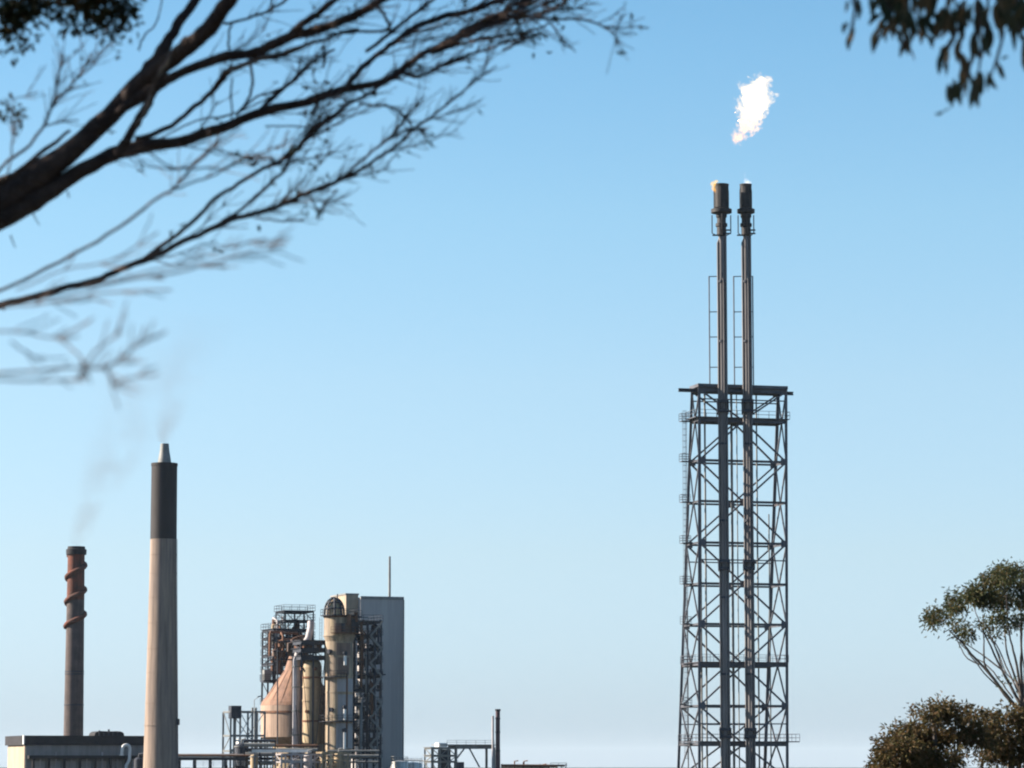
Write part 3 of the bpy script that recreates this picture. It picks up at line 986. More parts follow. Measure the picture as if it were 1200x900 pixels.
# ------------------------------------------------------------------ salmon cone vessel
VY = 634.0
vs_ = VY / F
vx = plumb(350, 850, VY)
vv = thing('cone_vessel', 'salmon pink vessel with wide drum and sloping cone shoulders', 'vessel', (vx, VY, 0))
def L(py): return Z(py, VY)
MB().lathe((vx, VY), [(L(872), 30 * vs_), (L(864), 44 * vs_), (L(827), 44.5 * vs_)], 48).build('drum_shell', M['salmon_pale'], vv)
MB().lathe((vx, VY), [(L(827), 44.6 * vs_), (L(823), 43.2 * vs_), (L(815), 37 * vs_), (L(802), 28 * vs_), (L(786), 17.3 * vs_), (L(768), 11.5 * vs_)], 48, cap=False).build('cone', M['salmon'], vv)
MB().lathe((vx, VY), [(L(768), 11.3 * vs_), (L(762), 11.3 * vs_), (L(758), 7 * vs_), (L(748), 6.2 * vs_)], 32).build('neck', M['rust'], vv)
MB().lathe((vx, VY), [(L(836), 44.4 * vs_), (L(836), 45.4 * vs_), (L(833.5), 45.4 * vs_), (L(833.5), 44.4 * vs_)], 48, cap=False).build('girth_ring', M['rust'], vv)
MB().lathe((vx, VY), [(0, 29 * vs_), (L(872), 30 * vs_)], 32).build('skirt', M['cream'], vv)
# manifold of rusty ducts and drums crowded over the cone's top
rm = random.Random(5)
for k in range(7):
    za_, zb2 = Z(rm.uniform(760, 774), 628), Z(rm.uniform(742, 756), 628)
    xa_ = P(rm.uniform(316, 345), 760, 628).x
    yy = 628 + rm.uniform(-1.5, 1)
    MB().tube([(xa_, yy, za_), (xa_, yy, zb2), (xa_ + rm.uniform(-.5, 2.2), yy + .8, zb2 + .6), (xa_ + 2.5, yy + 4, zb2 + .7)], rm.uniform(.2, .5), 10).build('duct', M['rust' if k % 3 else 'stained'], vv)
for py, pa, pb in ((773, 317, 346), (763, 320, 350), (752, 324, 352)):
    MB().box((P((pa + pb) / 2, py, 628).x, 628.4, Z(py, 628)), ((pb - pa) * .166, 2.2, .22)).build('gantry_deck', M['steel_dark'], vv)
for px, py in ((322, 769), (331, 770), (338, 758), (329, 758), (344, 769)):
    x = P(px, py, 628).x
    MB().lathe((x, 628.2), [(Z(py, 628), .55), (Z(py - 7, 628), .55), (Z(py - 8, 628), .25)], 14).build('drum', M['rust' if px % 2 else 'stained'], vv)
for k in range(9):
    a = R(185 + k * 20)
    d = Vector((math.cos(a), math.sin(a), 0))
    c = Vector((vx, VY, 0))
    MB().tube([c + d * (43.6 * vs_) + Vector((0, 0, L(824))), c + d * (37.1 * vs_) + Vector((0, 0, L(815))), c + d * (28.1 * vs_) + Vector((0, 0, L(802))), c + d * (17.4 * vs_) + Vector((0, 0, L(786)))], .07, 6).build('seam_rib', M['salmon'], vv)

# ------------------------------------------------------------------ tall bent pipe in front of it
PY = 622.0
dp = thing('bent_pipe', 'tall pale vertical pipe bending over toward the steel frame', 'pipe', P(347, 890, PY) * 1)
dp.location.z = 0
px_ = plumb(347, 830, PY)
pts = [(px_, PY, 0), (px_, PY, Z(775, PY)), (px_ + .3, PY, Z(766, PY)), (px_ + 1.2, PY + .3, Z(757, PY)), (px_ + 2.2, PY + .8, Z(748, PY)), (px_ + 2.6, PY + 1.6, Z(735, PY)), (px_ + 2.6, PY + 2.0, Z(728, PY))]
MB().tube(pts, .66, 20).build('pipe', M['silver'], dp)
for py in (862, 834, 806, 782):
    MB().lathe((px_, PY), [(Z(py, PY), .67), (Z(py, PY), .82), (Z(py - 1.6, PY), .82), (Z(py - 1.6, PY), .67)], 20, cap=False).build('flange', M['steel_grey'], dp)
# thin dark downcomer in front of the salmon vessel
dc = MB().tube([P(325.2, 898, PY) * 1, P(325.2, 760, PY)], .13, 8)
o = one(dc, 'downcomer_pipe', M['steel_dark'], 'thin dark straight pipe running down across the salmon vessel', 'pipe', (P(325.2, 890, PY).x, PY, 0))

# ------------------------------------------------------------------ columns
def column(name, label, px, Y, prof, m, n=40):
    x = plumb(px, 800, Y)
    s = Y / F
    t = thing(name, label, 'vessel', (x, Y, 0))
    MB().lathe((x, Y), [(Z(p, Y) if p < 898 else 0, r * s) for p, r in prof], n).build('shell', m, t)
    return t, x, s

def ring_platform(t, x, Y, z, r, w, a0, a1, m=None, rails=True):
    mb = MB()
    n = 20
    vs = []
    for k in range(n + 1):
        a = R(a0 + (a1 - a0) * k / n)
        for rr, zz in ((r, z), (r + w, z), (r + w, z + .14), (r, z + .14)):
            vs.append((x + rr * math.cos(a), Y + rr * math.sin(a), zz))
    fs = []
    for k in range(n):
        for j in range(4):
            fs.append((k * 4 + j, k * 4 + (j + 1) % 4, (k + 1) * 4 + (j + 1) % 4, (k + 1) * 4 + j))
    fs += [(3, 2, 1, 0), (n * 4, n * 4 + 1, n * 4 + 2, n * 4 + 3)]
    mb.add(vs, fs)
    o = mb.build('ring_platform', m or M['steel_dark'], t)
    if rails:
        rl = MB()
        pts = [(x + (r + w - .06) * math.cos(R(a0 + (a1 - a0) * k / 12)), Y + (r + w - .06) * math.sin(R(a0 + (a1 - a0) * k / 12)), z + .14) for k in range(13)]
        rail(rl, pts, 1.1, .06, 1)
        rl.build('handrail', m or M['steel_dark'], o)
    return o

C2Y = 621.0
c2, x2, s2_ = column('ringed_column', 'cream ringed column standing between the bent pipe and the tall vessel', 366, C2Y, [(900, 8.6), (873, 8.8), (871, 11), (853, 11.2), (850, 11.2), (800, 11), (782, 10.8), (776, 9.6), (772, 5)], M['cream'])
for py in (846, 822, 806, 795):
    MB().lathe((x2, C2Y), [(Z(py, C2Y), 11 * s2_), (Z(py, C2Y), 11.8 * s2_), (Z(py - 2, C2Y), 11.8 * s2_), (Z(py - 2, C2Y), 11 * s2_)], 40, cap=False).build('stiffener_ring', M['rust'] if py in (846, 795) else M['cream'], c2)
for k in range(4):
    a = R(200 + 45 * k)
    p = Vector((x2 + 11 * s2_ * math.cos(a), C2Y + 11 * s2_ * math.sin(a), Z(784 + (k % 2) * 50, C2Y)))
    MB().tube([p, p + Vector((math.cos(a), math.sin(a), 0)) * .6], .32, 10).build('manhole', M['rust'], c2)
t3, f3, W3, z3 = frame('column_top_frame', 'brown stained dark frame and deck over the ringed column', 352.5, 380, C2Y - 3, 6.0, [753, 762, 771], 2, 1, .3, .8, m='steel_dark', base=0, bracew=.12, rails=False)
for k in range(4):
    a = W3 * (.2 + .2 * k)
    q = MB(); f3.box(q, a - .4, a + .4, .5, 2.5, z3[1] + .4, z3[1] + 1.2); q.build('exchanger', M['rust' if k != 2 else 'silver'], t3)

C3Y = 619.0
c3, x3, s3_ = column('tall_vessel', 'tall cream vessel with wide head, sunlit along its left edge', 397.3, C3Y, [(900, 14.5), (882, 15), (878, 16), (752, 16), (747, 18), (723, 18), (721, 17)], M['mauve'], 56)
for py in (840, 812, 792, 770, 746):
    MB().lathe((x3, C3Y), [(Z(py, C3Y), 15.9 * s3_), (Z(py, C3Y), (16.4 if py != 746 else 18.9) * s3_), (Z(py - 1.2, C3Y), (16.4 if py != 746 else 18.9) * s3_), (Z(py - 1.2, C3Y), 15.9 * s3_)], 48, cap=False).build('stiffener_ring', M['mauve'], c3)
MB().lathe((x3, C3Y), [(Z(724, C3Y), 18.1 * s3_), (Z(724, C3Y), 18.9 * s3_), (Z(721.5, C3Y), 18.9 * s3_), (Z(721.5, C3Y), 17 * s3_)], 48, cap=False).build('top_ring', M['rust'], c3)
ring_platform(c3, x3, C3Y, Z(846, C3Y), 16.1 * s3_, 1.1, 170, 370)
ring_platform(c3, x3, C3Y, Z(794, C3Y), 16.1 * s3_, 1.0, 170, 300)
ring_platform(c3, x3, C3Y, Z(722, C3Y), 17 * s3_, .9, 0, 360)
ring_platform(c3, x3, C3Y, Z(743, C3Y), 18.2 * s3_, 1.2, 250, 420, M['rust'])
# dome on top with dark arched cage over it
dx = x3 - 1.0
dz = Z(721, C3Y)
MB().lathe((dx, C3Y), [(dz, 10 * s3_), (Z(712, C3Y), 9.5 * s3_), (Z(706, C3Y), 6.5 * s3_), (Z(703, C3Y), 2 * s3_)], 24).build('top_dome', M['cream'], c3)
for k in range(4):
    a = math.pi * k / 4 + .1
    d = Vector((math.cos(a), math.sin(a), 0))
    rr = 11.5 * s3_
    pts = [Vector((dx, C3Y, dz)) + d * rr * math.cos(t) + Vector((0, 0, rr * 1.75 * math.sin(t) ** .8)) for t in [math.pi * j / 14 for j in range(15)]]
    MB().tube(pts, .2, 6).build('arched_rib', M['steel_dark'], c3)
for k, h in enumerate((.7, 1.3)):
    rr = 11.7 * s3_ * math.cos(math.asin(min(1, (h / 1.75) ** 1.25)))
    z = dz + 11.5 * s3_ * h
    MB().tube([(dx + rr * math.cos(2 * math.pi * j / 20), C3Y + rr * math.sin(2 * math.pi * j / 20), z) for j in range(21)], .14, 6, cap=False).build('cage_hoop', M['steel_dark'], c3)
MB().tube([(dx + .6, C3Y, Z(702, C3Y)), (dx + .6, C3Y, Z(696, C3Y))], .12, 6).build('vent', M['steel_dark'], c3)
# jackets wrapped round the shaded side
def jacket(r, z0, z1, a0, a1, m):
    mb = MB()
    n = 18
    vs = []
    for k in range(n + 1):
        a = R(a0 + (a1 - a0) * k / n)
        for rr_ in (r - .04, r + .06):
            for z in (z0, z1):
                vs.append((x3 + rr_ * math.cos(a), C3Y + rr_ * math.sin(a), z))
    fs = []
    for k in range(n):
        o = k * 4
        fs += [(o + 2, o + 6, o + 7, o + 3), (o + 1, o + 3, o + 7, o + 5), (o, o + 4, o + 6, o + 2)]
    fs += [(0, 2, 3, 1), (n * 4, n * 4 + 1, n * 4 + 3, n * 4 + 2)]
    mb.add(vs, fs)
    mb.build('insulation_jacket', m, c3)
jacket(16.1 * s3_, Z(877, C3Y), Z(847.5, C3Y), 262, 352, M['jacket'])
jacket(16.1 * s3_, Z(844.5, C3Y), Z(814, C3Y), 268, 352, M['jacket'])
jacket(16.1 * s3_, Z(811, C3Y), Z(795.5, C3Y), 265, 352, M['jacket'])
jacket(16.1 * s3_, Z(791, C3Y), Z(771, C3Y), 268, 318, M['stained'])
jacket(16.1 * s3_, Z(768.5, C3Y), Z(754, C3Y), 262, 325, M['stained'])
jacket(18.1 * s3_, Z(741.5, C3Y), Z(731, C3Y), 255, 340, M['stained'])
for k, (a_, py_, h_) in enumerate(((285, 741, 1.6), (305, 733, 2.0), (322, 741, 2.4), (338, 729, 1.8), (350, 741, 2.2))):
    p = Vector((x3 + (18.2 * s3_ + .5) * math.cos(R(a_)), C3Y + (18.2 * s3_ + .5) * math.sin(R(a_)), Z(py_, C3Y)))
    MB().box(p + Vector((0, 0, h_ / 2)), (.7, .7, h_)).build('valve_box', M['rust' if k % 2 else 'steel_dark'], c3)
# nozzles, dark manholes and a side pipe
for px, py in ((404, 766), (404, 829), (404, 856), (388, 764), (390, 832)):
    a = math.acos(max(-1, min(1, (px - 397.3) / 16)))
    d = Vector((math.cos(a), -math.sin(a), 0))
    p = Vector((x3, C3Y, Z(py, C3Y))) + d * 15.8 * s3_
    MB().tube([p, p + d * .7], .42, 12).build('manhole', M['steel_dark'], c3)
for px, pa, pb in ((404, 857, 878), (404, 769, 780), (405, 831, 844)):
    d = Vector((.42, -.9, 0))
    p = Vector((x3, C3Y, 0)) + d * (16 * s3_ + .35)
    MB().tube([(p.x, p.y, Z(pb, C3Y)), (p.x, p.y, Z(pa, C3Y))], .3, 8).build('sample_pipe', M['white'], c3)
p = Vector((x3 + 10 * s3_, C3Y - 13.5 * s3_, 0))
MB().tube([(p.x, p.y, Z(876, C3Y)), (p.x, p.y, Z(790, C3Y)), (p.x - 1.2, p.y - .3, Z(788, C3Y))], .16, 8).build('side_pipe', M['rust'], c3)
la = MB()
for s in (-.22, .22):
    la.bar((x3 - 3.4 + s, C3Y - 16.3 * s3_ * .86 - .3, Z(890, C3Y)), (x3 - 3.4 + s, C3Y - 16.3 * s3_ * .86 - .3, Z(724, C3Y)), .06)
zz = Z(890, C3Y)
while zz < Z(724, C3Y):
    la.bar((x3 - 3.62, C3Y - 16.3 * s3_ * .86 - .3, zz), (x3 - 3.18, C3Y - 16.3 * s3_ * .86 - .3, zz), .045)
    zz += .6
la.build('ladder', M['rust'], c3)

# ------------------------------------------------------------------ dense exchanger structure beside the tall vessel
EY = 624.0
t4, f4, W4, z4 = frame('exchanger_structure', 'dense dark steel structure packed with pipes and exchangers beside the slab building', 414.5, 446, EY, 9.0, [729, 745, 761, 777, 793, 809, 825, 841, 857, 873, 888], 2, 2, .36, .4)
for i, z in enumerate(z4[1:]):
    for k in range(7):
        a = W4 * (.05 + .15 * k) + rng.uniform(-.2, .2)
        b_ = rng.uniform(-.3, 2.6)
        r = rng.uniform(.25, .6)
        zz = z + .35 + r
        kind = rng.choice(['steel_dark', 'steel_dark', 'steel_dark', 'silver', 'steel_grey', 'roof_dark'])
        if rng.random() < .6:
            MB().tube([f4(a, b_, zz), f4(a, b_ + 5, zz)], r, 12).build('exchanger', M[kind], t4)
        else:
            MB().lathe(f4(a, b_ + 1, 0), [(z + .3, r), (z + 2.0, r), (z + 2.2, r * .4)], 12).build('drum', M[kind], t4)
for k in range(30):
    a = rng.uniform(.02, 1.0) * W4
    b_ = rng.uniform(-.6, .6)
    za_ = rng.uniform(0, z4[3])
    zb2 = za_ + rng.uniform(4, 13)
    zb2 = min(zb2, z4[0])
    MB().tube([f4(a, b_, za_), f4(a, b_, zb2), f4(a + rng.uniform(-1.5, 1.5), b_ + .6, zb2 + .4)], rng.uniform(.1, .26), 8).build('riser', M[rng.choice(['steel_grey', 'steel_dark', 'silver', 'rust'])], t4)
for i in range(len(z4) - 1):        # zigzag stair flights on the outer right side
    a0, a1 = (W4 * .55, W4 * .98) if i % 2 else (W4 * .98, W4 * .55)
    st = MB()
    for b_ in (-1.25, -.5):
        st.bar(f4(a0, b_, z4[i]), f4(a1, b_, z4[i + 1]), .08, .28)
    st.build('stair_flight', M['steel_grey'], t4)
bb = MB(); f4.box(bb, W4 * .3, W4 * 1.12, -1.0, .2, Z(791, EY), Z(789.5, EY)); bb.build('landing', M['steel_dark'], t4)
bb = MB(); f4.box(bb, -3.2, W4 * .25, -.5, 4, Z(724, EY), Z(722, EY)); bb.build('bridge_deck', M['steel_dark'], t4)
rl = MB(); rail(rl, [f4(-3.2, -.5, Z(722, EY)), f4(W4 * .25, -.5, Z(722, EY))], 1.1, .07, 1); rl.build('handrail', M['steel_dark'], t4)

# ------------------------------------------------------------------ low frame left of the salmon vessel
LY = 616.0
t5, f5, W5, z5 = frame('low_frame', 'low braced steel frame with dark box on its left post, left of the salmon vessel', 270, 310, LY, 5.5, [834, 862, 880], 2, 1, .34, .36, m='steel_grey', decks=False)
bb = MB(); f5.box(bb, -.1, 1.9, -.6, 1.4, Z(842, LY), Z(827, LY)); bb.build('motor_housing', M['steel_dark'], t5)
MB().bar(f5(.9, .5, 0), f5(.9, .5, Z(842, LY)), .55).build('housing_post', M['steel_grey'], t5)
for a0, a1 in ((.12, .5), (.5, .12)):
    MB().bar(f5(W5 * (a0 + .14), -.1, z5[0]), f5(W5 * (a1 + .14), -.1, z5[1]), .16).build('cross_brace', M['white'], t5)
for a in (.62, .72):
    MB().tube([f5(W5 * a, -.3, 0), f5(W5 * a, -.3, z5[0] + .8)], .2, 8).build('riser', M['steel_grey'], t5)
bb = MB(); f5.box(bb, W5 * .25, W5 * .5, .4, 2.2, Z(882, LY), Z(866, LY)); bb.build('cabinet', M['white'], t5)
# thin lamp arm above it
la = thing('area_light', 'thin lamp post with angled arm left of the salmon vessel', 'lamp post', P(298, 890, 612) * 1)
la.location.z = 0
MB().tube([P(298, 898, 612), P(298, 820, 612), P(304, 816, 612)], .07, 6).build('pole', M['steel_grey'], la)
MB().bar(P(302, 816.6, 612), P(307, 815.4, 612), .35, .22).build('lamp_head', M['steel_grey'], la)

# ------------------------------------------------------------------ ground-level pipework and drums in front of the process unit
def pipe_bank(label, px0, px1, pys, Y, m, r=.18, grp=None):
    t = thing('pipe_bank', label, 'pipework', (P(px0, 890, Y).x, Y, 0), grp)
    for i, py in enumerate(pys):
        a, b_ = P(px0, py, Y + i * .5), P(px1, py, Y + i * .5)
        MB().tube([a, b_], r * (1 + .5 * (i % 2)), 8).build('pipe', M[m if i % 2 == 0 else 'steel_grey'], t)
    n = max(2, int((px1 - px0) / 14))
    for k in range(n + 1):
        x = P(px0, 890, Y).x + (P(px1, 890, Y).x - P(px0, 890, Y).x) * k / n
        MB().bar((x, Y + .8, 0), (x, Y + .8, Z(min(pys) - .5, Y)), .26).build('support', M['steel_dark'], t)
    return t
pipe_bank('dark pipe bank low in front of the salmon vessel', 286, 322, [868, 873, 878, 884, 889, 894], 608, 'steel_dark', .26)
pipe_bank('rusty pipe bank low between ringed column and tall vessel', 322, 372, [874, 879, 886, 892], 610, 'rust', .24)
pipe_bank('grey pipe bank low in front of the exchanger structure', 384, 444, [880, 886, 893], 606, 'steel_grey', .2)
def drum(label, px, py0, py1, rp, Y, m):
    x = P(px, 885, Y).x
    s = Y / F
    t = thing('drum', label, 'tank', (x, Y, 0))
    zt_, zb2 = Z(py0, Y), (Z(py1, Y) if py1 < 900 else 0)
    r = rp * s
    MB().lathe((x, Y), [(max(0, zb2), r * .9), (max(0, zb2) + .1, r), (zt_ - r * .35, r), (zt_ - r * .1, r * .75), (zt_, r * .2)], 24).build('shell', M[m], t)
    MB().lathe((x, Y), [(zt_ - r * .4, r), (zt_ - r * .4, r + .12), (zt_ - r * .4 - .2, r + .12), (zt_ - r * .4 - .2, r)], 24, cap=False).build('band', M['steel_grey'], t)
    MB().tube([(x, Y, zt_), (x, Y, zt_ + .7), (x + .8, Y, zt_ + .8)], .13, 8).build('nozzle', M['steel_grey'], t)
    if zb2 > .1:
        MB().lathe((x, Y), [(0, r * .8), (zb2, r * .85)], 16).build('skirt', M['steel_dark'], t)
drum('cream upright drum low in front of the salmon vessel', 298, 884, 900, 4.5, 605, 'cream')
drum('dark rounded drum beside the low braced frame', 283, 871, 900, 8, 611, 'steel_dark')
drum('grey drum at the foot of the ringed column', 361, 884, 900, 5, 603, 'silver')
drum('pale drum at the foot of the tall vessel', 397, 882, 900, 5.5, 602, 'cream')
wb = MB(); wb.box(P(330, 880, 604) , (11.0, .5, .55)); 
t = thing('white_beam', 'white painted beam on posts in front of the ringed column', 'beam', (P(330, 880, 604).x, 604, 0))
wb.build('beam', M['white'], t)
for dx_ in (-5, -1.6, 1.8, 5):
    MB().bar((P(330, 880, 604).x + dx_, 604, 0), (P(330, 880, 604).x + dx_, 604, P(330, 880, 604).z - .28), .3).build('post', M['steel_grey'], t)
t6, f6, W6, z6 = frame('pump_shelter', 'pale pump shelter frame low in front of the ringed column', 330, 376, 600, 4, [884, 893], 4, 1, .3, .3, m='silver', decks=False)
t7, f7, W7, z7 = frame('pump_shelter', 'pale arched pump frame low in front of the tall vessel', 378, 408, 600, 4, [882, 891], 3, 1, .3, .34, m='cream', decks=False)
# white low tanks right of the slab building
for i, (px, w, py, lab) in enumerate(((468, 10, 891, 'white low tank roof beside the slab building'), (484, 11, 893, 'white low tank with a railed roof right of the slab building'))):
    Y = 640 + i * 12
    x = P(px, 890, Y).x
    s = Y / F
    t = thing('storage_tank', lab, 'tank', (x, Y, 0))
    MB().lathe((x, Y), [(0, w * s), (Z(py, Y) - .25, w * s), (Z(py, Y), .2)], 40).build('shell', M['white'], t)
    rl = MB()
    rail(rl, [(x + w * s * .97 * math.cos(2 * math.pi * k / 18), Y + w * s * .97 * math.sin(2 * math.pi * k / 18), Z(py, Y) - .25) for k in range(19)], 1.0, .05, 1)
    rl.build('handrail', M['white'], t)

# ------------------------------------------------------------------ small furnace unit with short dark stack
FY = 600.0
t8, f8, W8, z8 = frame('furnace_gantry', 'grey steel gantry leading to the short dark stack', 534, 579, FY, 4.2, [875.5], 1, 1, .46, .62, m='steel_grey', decks=False, braces=False)
b = MB(); f8.box(b, -3.2, W8 + .8, -.4, 4.5, z8[0] + .32, z8[0] + .5); b.build('deck', M['steel_grey'], t8)
rl = MB(); rail(rl, [f8(-1.8, -.3, z8[0] + .5), f8(W8, -.3, z8[0] + .5)], .75, .06, 1); rl.build('handrail', M['steel_grey'], t8)
for a0, a1, p1 in ((W8 * .22, 0.0, 889), (W8 * .36, W8 * .62, 899)):
    MB().bar(f8(a0, 0, z8[0] - .3), f8(a1 if a1 else .2, 0, Z(p1, FY)), .24).build('knee_brace', M['steel_grey'], t8)
t9, f9, W9, z9 = frame('burner_frame', 'pale boxy burner frame with white duct left of the gantry', 506, 535, FY - 2, 4, [877, 886, 893], 3, 1, .28, .3, m='steel_grey', decks=True, rails=False)
b = MB(); f9.box(b, W9 * .3, W9 * .65, .3, 2.5, z9[0] + .3, z9[0] + 1.0); b.build('white_duct', M['white'], t9)
b = MB(); f9.box(b, W9 * .42, W9 * .8, .5, 2.5, 0, z9[0] - .2); b.build('burner_box', M['steel_dark'], t9)
b = MB(); f9.box(b, W9 * 1.0, W9 * 1.28, -.4, 1.5, 0, Z(893, FY)); b.build('control_cabinet', M['steel_dark'], t9)
kx = plumb(583.4, 860, FY)
ks = thing('furnace_stack', 'short dark maroon steel stack with cap ring by the gantry', 'chimney', (kx, FY, 0))
kr = 2.55 * FY / F
MB().lathe((kx, FY), [(0, kr * 1.1), (Z(885, FY), kr * 1.1), (Z(876, FY), kr), (Z(833, FY), kr)], 24).build('shaft', M['maroon'], ks)
MB().lathe((kx, FY), [(Z(833.5, FY), kr), (Z(833, FY), kr * 1.28), (Z(831, FY), kr * 1.28), (Z(831, FY), kr * .8)], 24, cap=False).build('cap_ring', M['roof_dark'], ks)
MB().tube([(kx - .92, FY - .2, 0), (kx - .92, FY - .2, Z(839, FY))], .2, 10).build('side_flue', M['silver'], ks)
for py in (880, 858, 842):
    MB().lathe((kx, FY), [(Z(py, FY) - .1, kr), (Z(py, FY) - .1, kr + .09), (Z(py, FY) + .1, kr + .09), (Z(py, FY) + .1, kr)], 20, cap=False).build('band', M['roof_dark'], ks)
# low reddish pipe trestle right of the stack
TYY = 606.0
t = thing('pipe_trestle', 'low reddish pipe trestle with thin posts right of the short stack', 'pipework', (P(587, 890, TYY).x, TYY, 0))
for i, (py, r) in enumerate(((896.8, .2), (897.6, .24), (898.6, .22))):
    MB().tube([P(587, py, TYY + i), P(662 - i * 9, py + .4, TYY + i)], r, 8).build('pipe', M['rust' if i != 1 else 'silver'], t)
for px in range(588, 664, 5):
    top = 895.2 + .9 * ((px * 7) % 3) - (3 if px in (603, 613) else 0)
    a = P(px, top, TYY + .4)
    MB().bar((a.x, TYY + .4, 0), a, .14).build('post', M['rust' if px % 2 else 'steel_grey'], t)
b = MB()
pa = P(645, 890, TYY)
rail(b, [(pa.x, TYY - .5, Z(898.5, TYY)), (P(664, 890, TYY).x, TYY - .5, Z(898.5, TYY))], .7, .09, 1)
b.build('handrail', M['steel_grey'], t)
for px in (603, 614, 636):
    a = P(px, 892 if px != 636 else 896, TYY + 1)
    MB().tube([(a.x, TYY + 1, 0), a, a + Vector((.7, 0, .1))], .13, 6).build('vent_pipe', M['rust'], t)
# thin white pipe line left of the burner frame
t = thing('pipe_line', 'thin pale pipe line on slim supports between white tanks and burner frame', 'pipework', (P(476, 890, 602).x, 602, 0))
MB().tube([P(474, 890.5, 602), P(490, 890.8, 602), P(507, 893.5, 602)], .13, 6).build('pipe', M['white'], t)
for px in (476, 484, 492, 500):
    a = P(px, 891.3, 602)
    MB().bar((a.x, 602, 0), (a.x, 602, a.z - .1), .12).build('support', M['steel_grey'], t)

# ------------------------------------------------------------------ trees: shared leaf maker
def leaf_quads(mb, p, d, ln, wd, rr):
    """One lance-shaped leaf folded along its rib: 4 triangles' worth in 2 quads."""
    d = d.normalized()
    s = d.orthogonal()
    s.rotate(Matrix.Rotation(rr.uniform(0, 2 * math.pi), 3, d))
    nrm = d.cross(s)
    mid = p + d * ln * .45 + nrm * ln * .06
    tip = p + d * ln - nrm * ln * .1
    mb.add([p, mid + s * wd / 2 + nrm * wd * .15, tip, mid - s * wd / 2 + nrm * wd * .15], [(0, 1, 2), (0, 2, 3)])

def crown_px(mb, clumps, Y, n_sub, n_leaf, ln, wd, rr, depth_k=1.0, yoff=None, down=0.3, sub_r=.35):
    """Leaf sprays filling ellipsoids given as photo ellipses (px, py, rx, ry[, dy metres])."""
    s = Y / F
    for c in clumps:
        px, py, rx, ry = c[:4]
        dy = c[4] if len(c) > 4 else 0
        ctr = P(px, py, Y)
        ctr.y += dy
        area = max(1, int(n_sub * (rx * ry) / 100.0))
        for k in range(area):
            while True:
                q = Vector((rr.uniform(-1, 1), rr.uniform(-1, 1), rr.uniform(-1, 1)))
                if .15 < q.length < 1: break
            sc_ = ctr + Vector((q.x * rx * s, q.y * (rx * .5 + ry * .5) * s * depth_k, q.z * ry * s))
            sr = sub_r * (.6 + rr.random() * .8)
            for j in range(n_leaf):
                o = Vector([max(-1.5, min(1.5, rr.gauss(0, k_))) for k_ in (1, 1, .7)]) * sr * .5
                d = o.normalized() + Vector((rr.uniform(-.7, .7), rr.uniform(-.7, .7), rr.uniform(-.8, .5) - down))
                leaf_quads(mb, sc_ + o, d, ln * rr.uniform(.7, 1.3), wd * rr.uniform(.7, 1.3), rr)

def wob(pts, amp, rr, sub=4):
    """Subdivide a polyline (px,py,w) smoothly with a little wander."""
    out = []
    n = len(pts)
    for i in range(n - 1):
        p0, p1, p2, p3 = pts[max(i - 1, 0)], pts[i], pts[i + 1], pts[min(i + 2, n - 1)]
        for k in range(sub):
            t = k / sub
            q = tuple(.5 * ((2 * p1[j]) + (-p0[j] + p2[j]) * t + (2 * p0[j] - 5 * p1[j] + 4 * p2[j] - p3[j]) * t * t + (-p0[j] + 3 * p1[j] - 3 * p2[j] + p3[j]) * t ** 3) for j in range(3))
            out.append((q[0] + rr.uniform(-amp, amp), q[1] + rr.uniform(-amp, amp), max(.3, q[2])))
    out.append(pts[-1])
    return out

